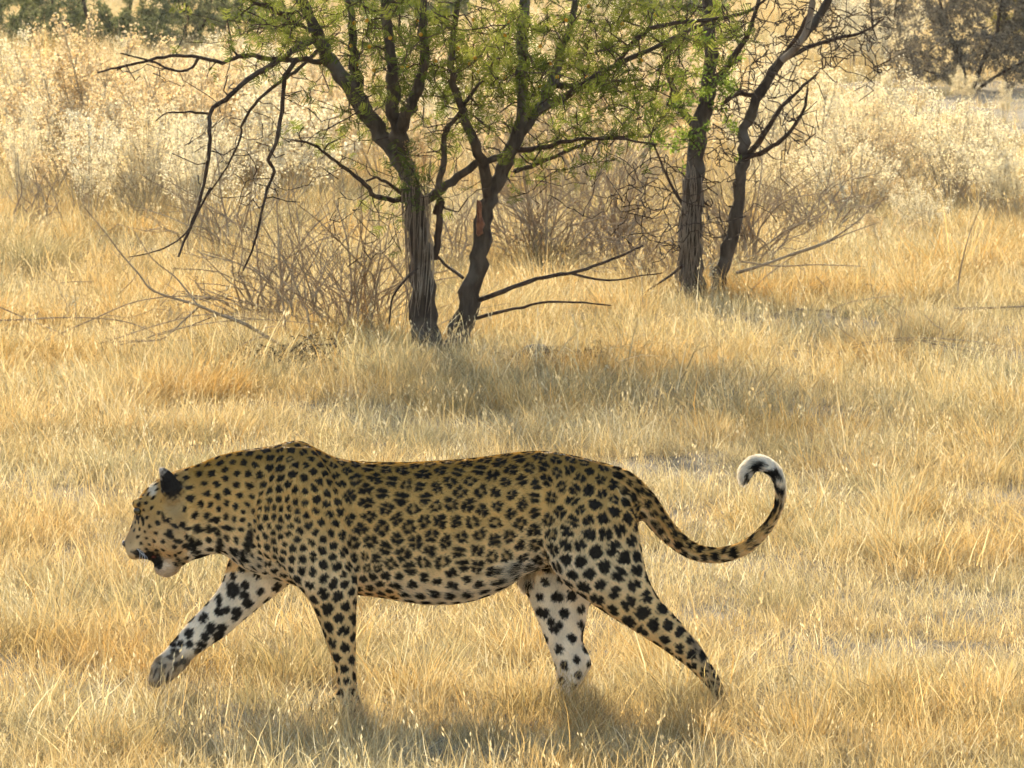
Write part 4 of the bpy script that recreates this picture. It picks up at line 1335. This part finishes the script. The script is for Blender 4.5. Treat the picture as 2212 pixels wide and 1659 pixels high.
def shrub_mesh(seed, nst, w, h, puffs, r, pale, start=.35):
    """Many-stemmed shrub whose upper stems are plumed with small fluffy heads."""
    random.seed(seed)
    st, pf = Build(), Build(); fl, fc = [], []
    for k in range(nst):
        a = random.random() * 6.283; rr = math.sqrt(random.random()) * w
        top = np.array([rr * math.cos(a), rr * math.sin(a), h * (1 - .35 * (rr / w) ** 2) * (.72 + .4 * random.random())])
        p0 = np.array([top[0] * .12, top[1] * .12, -.01])
        s = np.linspace(0, 1, 8)[:, None]
        ctrl = np.array([top[0] * .55, top[1] * .55, top[2] * .45]) + RNG.normal(0, .03, 3)
        P = (1 - s) ** 2 * p0 + 2 * s * (1 - s) * ctrl + s * s * top
        st.tube(P, np.linspace(.0045, .0015, 8), 4)
        segs = [(P[4:], 1.0)]
        for _ in range(6):
            i = random.randrange(3, 7)
            d = (P[i] - P[i - 1]) / np.linalg.norm(P[i] - P[i - 1]) + rand_unit(1)[0] * .6; d[2] = abs(d[2]) + .45
            L_ = random.uniform(.08, .22) * h
            Q = P[i] + np.linspace(0, 1, 4)[:, None] * d / np.linalg.norm(d) * L_
            st.tube(Q, np.linspace(.002, .001, 4), 3); segs.append((Q[1:], .8))
        for Q, wgt in segs:
            n = int(puffs * wgt * (.6 + .8 * random.random()))
            t = RNG.random(n) * (len(Q) - 1.001); i = t.astype(int); f = (t - i)[:, None]
            c = Q[i] * (1 - f) + Q[i + 1] * f + RNG.normal(0, .014 + .008 * wgt, (n, 3))
            for cc in c:
                g = pale[random.randrange(len(pale))] * (.85 + .3 * random.random())
                fl.append(cc); fc.append(g)
    fl = np.array(fl); fc = np.array(fc)                   # each fluffy head: three crossing flakes
    for _ in range(3):
        n = len(fl); rr = r * (.7 + .9 * RNG.random((n, 1)))
        u = rand_unit(n); w_ = np.cross(u, rand_unit(n)); w_ /= np.maximum(np.linalg.norm(w_, axis=1), 1e-6)[:, None]
        v = np.stack([fl - u * rr, fl + w_ * rr * .8, fl + u * rr, fl - w_ * rr * .8], 1).reshape(-1, 3)
        pf.add(v, np.arange(n * 4).reshape(-1, 4), np.repeat(fc, 4, 0))
    random.seed(seed + 99)
    return st.mesh('stems', MAT_STEM), pf.mesh('flower_heads', MAT_FLUFF, smooth=False)
CREAM = [np.array(c) for c in ((.86, .79, .58), (.90, .84, .66), (.82, .73, .50), (.92, .87, .72))]
GOLD = [np.array(c) for c in ((.76, .62, .38), (.80, .68, .46), (.70, .55, .32), (.84, .74, .54))]
SHRUBS = [shrub_mesh(1, 18, .42, .95, 40, .0050, CREAM), shrub_mesh(2, 15, .36, .80, 44, .0050, CREAM), shrub_mesh(3, 22, .50, .85, 35, .0050, CREAM),
          shrub_mesh(4, 16, .42, .75, 40, .0050, GOLD), shrub_mesh(5, 12, .26, 1.05, 51, .0050, CREAM), shrub_mesh(6, 20, .48, .70, 36, .0050, GOLD)]
random.seed(21)
def shrub(px_, py_, hpx, kind, label, group=None, wide=1.0):
    x, Y = gpt(px_, py_)
    base_h = [.95, .80, .85, .75, 1.05, .70][kind]
    s = hpx / sc_at(Y) / base_h
    t = empty('golden_shrub', (x, Y, 0), random.random() * 6.28)
    t.scale = (s * wide, s * wide, s)
    tag(t, label, 'shrub', group)
    st, pf = SHRUBS[kind]
    link(bpy.data.objects.new('stems', st), t)
    o = link(bpy.data.objects.new('flower_heads', pf), t); o['kind'] = 'stuff'
    return t
SOLO = [(20, 345, 280, 4, 'tallest cream plumed shrub at the upper left corner', 1.5), (85, 350, 215, 0, 'cream shrub just right of the tallest one at the left edge', 1.2),
        (45, 480, 230, 4, 'narrow cream plumed shrub above the olive tuft at the left edge', .9),
        (330, 470, 250, 2, 'broad cream flowered shrub in the middle of the left stand', 1.2), (250, 430, 230, 0, 'cream shrub in the left stand just left of the broadest one', 1.2),
        (400, 450, 210, 2, 'cream shrub right under the tip of the long bare bough', 1.2),
        (1885, 440, 190, 0, 'cream shrub with tall plumes left of the pale sandy strip', 1.1), (1975, 430, 250, 0, 'tallest plumed shrub of the right stand below the grey thicket', 1.2),
        (2050, 440, 230, 2, 'broad cream shrub right of the tallest plumed shrub of the right stand', 1.1), (2170, 270, 95, 4, 'single narrow plume standing against the pale sandy strip', .8),
        (2068, 235, 95, 1, 'small grey green shrub standing on the pale sandy strip', 1.0),
        (2205, 480, 160, 1, 'fluffy cream shrub cut off by the right edge', 1.2), (1830, 470, 150, 3, 'golden shrub in front of the right stand', 1.4),
        (1790, 350, 190, 0, 'cream shrub just right of the dark leaning stem', 1.0), (1330, 430, 120, 5, 'low golden shrub seen between the two trees', 1.5),
        (1900, 540, 90, 3, 'low fluffy shrub on the grass slope at the right', 1.8)]
for a, b_, h_, k_, lab, w_ in SOLO:
    o = shrub(a, b_, h_, k_, lab, wide=w_)
random.seed(5)
ORD = ['first', 'second', 'third', 'fourth', 'fifth', 'sixth', 'seventh', 'eighth', 'ninth', 'tenth', 'eleventh', 'twelfth', 'thirteenth', 'fourteenth', 'fifteenth', 'sixteenth', 'seventeenth', 'eighteenth']
def stand(n, x0, x1, y0, y1, hm, what, where, group, gold=.3):
    xs_ = sorted(x0 + (x1 - x0) * (k + random.random()) / n for k in range(n))
    for q, px_ in enumerate(xs_):
        py_ = random.uniform(y0, y1)
        Y = ground_y(py_); S = sc_at(Y)
        isg = random.random() < gold
        k = random.choice([3, 5]) if isg else random.choice([0, 1, 2, 4, 4])
        lab = '%s shrub %s, %s from the left' % ('golden' if isg else what, where, ORD[q])
        shrub(px_, py_, S * hm * random.uniform(.6, 1.3), k, lab, group, wide=random.uniform(.9, 1.4))
stand(18, 90, 640, 300, 470, .95, 'cream flowered', 'in the stand left of the acacia', 'golden shrubs left of the acacia')
stand(18, 440, 900, 235, 430, .85, 'pale', 'behind the left acacia boughs', 'golden shrubs behind the acacia boughs', gold=.7)
stand(18, 900, 1480, 170, 430, .95, 'pale', 'behind the two tree trunks', 'golden shrubs behind the tree trunks', gold=.6)
stand(14, 1580, 1930, 310, 480, .85, 'cream flowered', 'in the stand right of the tangled tree', 'golden shrubs right of the tangled tree')
stand(9, 90, 500, 430, 515, .72, 'low cream', 'at the front of the left stand', 'low shrubs in front of the left stand', gold=.15)
stand(7, 1790, 2200, 420, 520, .6, 'low cream', 'on the grass slope at the right', 'low shrubs on the right slope', gold=.2)
stand(10, 110, 640, 190, 250, .6, 'distant pale', 'below the far left trees', 'far shrubs at the upper left')
stand(14, 640, 1700, 70, 160, .8, 'distant pale', 'far behind the tree crowns', 'far shrubs behind the crowns')
stand(7, 1780, 1960, 90, 175, 1.0, 'distant cream', 'left of the grey thicket', 'far shrubs by the grey thicket')

# ================================================================== far trees and thickets
def far_tree(name, label, px_, py_, regs, leaf_mat, bark, stems, per, size, depth=1.2, twigs=0, group=None):
    Y = ground_y(py_); S = sc_at(Y)
    t = empty(name, (0, 0, 0)); tag(t, label, 'tree' if 'tree' in name else 'bush', group)
    sk = Skeleton(); b = Build()
    for pts, w0, w1 in stems:
        P, R = limb_tube(pts, w0, w1, Y, S); sk.add(P, R); b.tube(P, R, 8)
    b.obj('trunk', bark, t)
    tw, lv = Build(), Build(); tips = []
    sk.grow(sort_by_wood(sk, region_targets(regs, Y, depth)), tw, r_end=.005, tips=tips, seg=3, wob=.12, maxlen=5)
    if twigs:
        A = sk.nodes.copy()
        fine = [A[random.randrange(len(A))] + rand_unit(1)[0] * random.uniform(.15, .6) for _ in range(twigs)]
        fine = [f for f in fine if f[2] > .05]
        sk.grow(fine, tw, r_end=.003, tips=tips, seg=3, wob=.12)
    tw.obj('twigs', bark, t, 'stuff')
    leafy_twigs(tips, lv, SPRAYS, (1, 1, 1), per, size, frac=.15)
    lv.obj('crown', leaf_mat, t, 'stuff')
    return t
far_tree('far_tree', 'spreading green tree with slanting stems at the upper left', 225, 118, [(150, 60, 150, 50, 80), (280, 60, 130, 50, 70), (200, -50, 240, 70, 60)], MAT_LEAF_FAR, MAT_BARK2,
         [([(235, 126), (222, 100), (205, 70), (190, 40), (180, 0), (170, -60)], 16, 6), ([(245, 128), (240, 95), (250, 60), (275, 30), (290, -30)], 14, 6), ([(215, 122), (200, 95), (170, 75), (140, 60), (110, 40)], 10, 4)], 26, .16, 2.0)
far_tree('far_tree', 'dark green tree filling the top left corner', 60, 92, [(60, 30, 140, 50, 80), (60, -60, 150, 60, 50), (70, 85, 130, 28, 60)], MAT_LEAF_FAR, MAT_BARK2,
         [([(60, 96), (58, 60), (50, 20), (55, -40)], 14, 6), ([(66, 96), (90, 60), (110, 20), (120, -30)], 10, 5)], 30, .18, 2.5)
far_tree('far_tree', 'green tree behind the long bare bough', 400, 112, [(400, 60, 110, 55, 70), (420, -40, 150, 60, 50)], MAT_LEAF_FAR, MAT_BARK2,
         [([(400, 118), (398, 80), (405, 40), (400, -20)], 12, 5), ([(404, 110), (430, 70), (450, 30), (460, -30)], 9, 4)], 26, .16, 2.0)
far_tree('far_tree', 'pale green tree behind the left side of the acacia crown', 545, 100, [(540, 50, 110, 50, 60), (560, -40, 140, 60, 50)], MAT_LEAF_FAR, MAT_BARK2,
         [([(545, 106), (548, 70), (540, 30), (550, -30)], 12, 5)], 26, .16, 2.0)
far_tree('far_tree', 'dim green tree far behind the middle of the acacia crown', 900, 70, [(900, 0, 160, 50, 50), (900, -90, 200, 60, 60)], MAT_LEAF_FAR, MAT_BARK2,
         [([(900, 76), (905, 40), (895, 0), (900, -60)], 10, 5)], 26, .2, 3.0)
far_tree('far_tree', 'dim green tree far behind the gap between the crowns', 1400, 80, [(1400, 0, 180, 50, 50), (1420, -90, 200, 60, 60)], MAT_LEAF_FAR, MAT_BARK2,
         [([(1400, 86), (1405, 40), (1395, 0), (1400, -60)], 10, 5)], 26, .2, 3.0)
far_tree('far_thicket', 'grey brown leafless thicket at the upper right', 2080, 192, [(2060, 90, 130, 90, 90), (2130, 40, 130, 80, 70), (2000, 150, 90, 40, 30), (2120, -60, 200, 70, 60)], MAT_LEAF_GREY, MAT_BARK2,
         [([(2090, 196), (2080, 150), (2060, 100), (2040, 50), (2030, 0), (2020, -60)], 12, 5), ([(2100, 196), (2120, 140), (2150, 80), (2160, 20), (2180, -60)], 12, 5), ([(2085, 196), (2040, 170), (1990, 150), (1950, 150)], 8, 3),
          ([(2110, 194), (2160, 160), (2200, 140), (2260, 120)], 8, 3)], 16, .11, 1.6, twigs=520)
far_tree('far_thicket', 'dark leafless thicket cut off by the right edge', 2230, 190, [(2230, 90, 90, 90, 60), (2260, 0, 110, 80, 40)], MAT_LEAF_GREY, MAT_BARK2,
         [([(2230, 194), (2225, 140), (2215, 80), (2220, 0)], 10, 4), ([(2235, 194), (2260, 120), (2280, 50), (2290, -30)], 10, 4)], 16, .11, 1.4, twigs=320)
far_tree('far_tree', 'yellow green tree behind the thicket at the right edge', 2195, 120, [(2190, 40, 60, 50, 40), (2210, -40, 120, 60, 40)], MAT_LEAF_YEL, MAT_BARK2,
         [([(2195, 124), (2192, 80), (2200, 40), (2200, -30)], 10, 5)], 28, .16, 1.6)
far_tree('far_thicket', 'dull brown thicket just left of the grey thicket', 1880, 150, [(1880, 40, 90, 70, 46), (1900, -50, 130, 60, 40)], MAT_LEAF_GREY, MAT_BARK2,
         [([(1880, 156), (1876, 110), (1885, 60), (1880, 0)], 9, 4), ([(1884, 156), (1910, 100), (1930, 50), (1940, -20)], 8, 4)], 14, .12, 1.5, twigs=160)

# ================================================================== tufts, stones, flower stalks
def tuft(label, px_, py_, rad, h, n, pal, wpx=.0016, lean=.25, curl=.3, name='grass_tuft', z=1.0):
    x, Y = gpt(px_, py_)
    v, f, c = blades(n, rad, h * .5, h, wpx, lean, curl, pal, clump=True, levels=5)
    b = Build(); b.add(v, f, c)
    o = b.obj(name, MAT_GRASS); o.location = (x, Y, 0)
    tag(o, label, 'grass tuft')
    return o
tuft('round olive grass tuft at the left edge', 65, 590, .22, .42, 900, OLIVE, .002, .3, .35)
tuft('rusty orange grass tuft in front of the fallen bough', 395, 870, .24, .30, 1100, ORANGE, .0017, .35, .4)
tuft('brown grass mound in the shade between bough and acacia', 520, 800, .26, .26, 900, OLIVE + ORANGE, .0017, .4, .4)
tuft('brown mound of old grass behind the right acacia trunk', 1135, 590, .26, .42, 1000, ORANGE + OLIVE, .002, .3, .3)
tuft('rusty mound of grass at the foot of the tangled tree', 1640, 650, .34, .30, 1100, ORANGE, .0018, .4, .4)
tuft('golden mound of fine grass right of the tangled tree', 1880, 640, .40, .30, 1200, STRAW + ORANGE, .0016, .35, .3)
tuft('dark olive grass tuft near the right edge', 2170, 985, .20, .24, 900, OLIVE + ORANGE, .0015, .35, .35)
tuft('orange grass tuft at the right edge', 2205, 890, .22, .26, 800, ORANGE, .0015, .35, .35)
tuft('pale grass tuft between the leopard and the acacia', 980, 880, .18, .20, 700, STRAW + OLIVE, .0014, .35, .4)
tuft('small rusty grass tuft at the left under the cream shrubs', 280, 520, .26, .30, 600, ORANGE, .0022, .35, .35)
tuft('small rusty tuft below the bare boughs', 430, 480, .26, .30, 600, ORANGE, .0022, .35, .35)
tuft('shaded olive tuft among the left golden shrubs', 30, 330, .45, .5, 600, OLIVE, .003, .3, .3)
tuft('drooping straw tuft below the tail of the leopard', 1780, 1600, .10, .16, 420, STRAW, .0012, .45, .4)
tuft('wispy straw tuft in front of the near hind paw', 1480, 1590, .08, .17, 320, STRAW, .0012, .35, .35)
tuft('wispy straw tuft in front of the raised fore paw', 340, 1545, .09, .17, 320, STRAW, .0012, .4, .4)

m = Nodes('grey_stone'); sn = m.noise(14, 5, .6)
MAT_STONE = m.solid(m.ramp(sn, [(.3, (.05, .05, .055)), (.7, (.13, .125, .12))]), rough=.9, bump=sn, bump_d=.02)
def stone(label, px_, py_, rx, ry, rz):
    x, Y = gpt(px_, py_)
    bm = bmesh.new(); bmesh.ops.create_icosphere(bm, subdivisions=3, radius=1)
    ph = random.random() * 9
    for v in bm.verts:
        q = v.co
        k = 1 + .16 * math.sin(3.1 * q.x + ph) * math.cos(2.7 * q.y + ph) + .09 * math.sin(6 * q.z + 5 * q.x + ph)
        v.co = Vector((q.x * rx * k, q.y * ry * k, q.z * rz * k))
    me = bpy.data.meshes.new('stone'); bm.to_mesh(me); bm.free(); me.materials.append(MAT_STONE)
    o = link(bpy.data.objects.new('stone', me)); o.location = (x, Y, rz * .02); o.rotation_euler = (0, 0, ph)
    tag(o, label, 'stone')
stone('dark grey stone half sunk in grass right of the acacia foot', 1165, 785, .11, .09, .085)
stone('dark stone just right of the larger stone by the acacia', 1250, 790, .08, .07, .06)
stone('small dark stone in the grass below the tangled tree', 1335, 800, .07, .06, .05)

def flower_stalk(label, px_, py_, hpx, n):
    x, Y = gpt(px_, py_); S = sc_at(Y); h = hpx / S
    t = empty('flower_stalk', (x, Y, 0)); tag(t, label, 'flower')
    b = Build(); P = np.stack([np.linspace(0, -.05 * h, 7), np.zeros(7), np.linspace(-.01, h, 7)], 1); b.tube(P, np.linspace(.003, .0015, 7), 4); b.obj('stem', MAT_STEM, t)
    f = Build()
    for k in range(n):
        z = h * random.uniform(.72, 1.02)
        f.add(np.array([-.05 * z + random.gauss(0, .012), random.gauss(0, .012), z]) + OCT_V * random.uniform(.004, .008), OCT_F, (.85, .78, .60))
    f.obj('flower_head', MAT_FLUFF, t, 'stuff')
flower_stalk('pale flower spike on a thin stalk in the grass at the left', 168, 745, 118, 12)
flower_stalk('fluffy pale seed stalk left of the tangled trunk foot', 1390, 680, 130, 16)
flower_stalk('fluffy cream seed stalk in front of the tangled trunk', 1540, 668, 100, 16)
flower_stalk('pale seed stalk in front of the right acacia trunk', 1036, 720, 150, 14)

# ================================================================== haze
m = Nodes('haze_air')
pv = m.n('ShaderNodeVolumePrincipled')
pv.inputs['Color'].default_value = (.95, .92, .86, 1)
pv.inputs['Density'].default_value = .00016
pv.inputs['Anisotropy'].default_value = .35
m.l(pv.outputs[0], m.out.inputs['Volume'])
hz = mesh_obj('haze', [(x, y, z) for x in (-60, 60) for y in (-25, 190) for z in (-1.5, 9)],
              [(0, 1, 3, 2), (4, 6, 7, 5), (0, 4, 5, 1), (2, 3, 7, 6), (0, 2, 6, 4), (1, 5, 7, 3)], m.mat, smooth=False)
tag(hz, 'thin warm haze in the air over the grass', 'haze', kind='stuff')
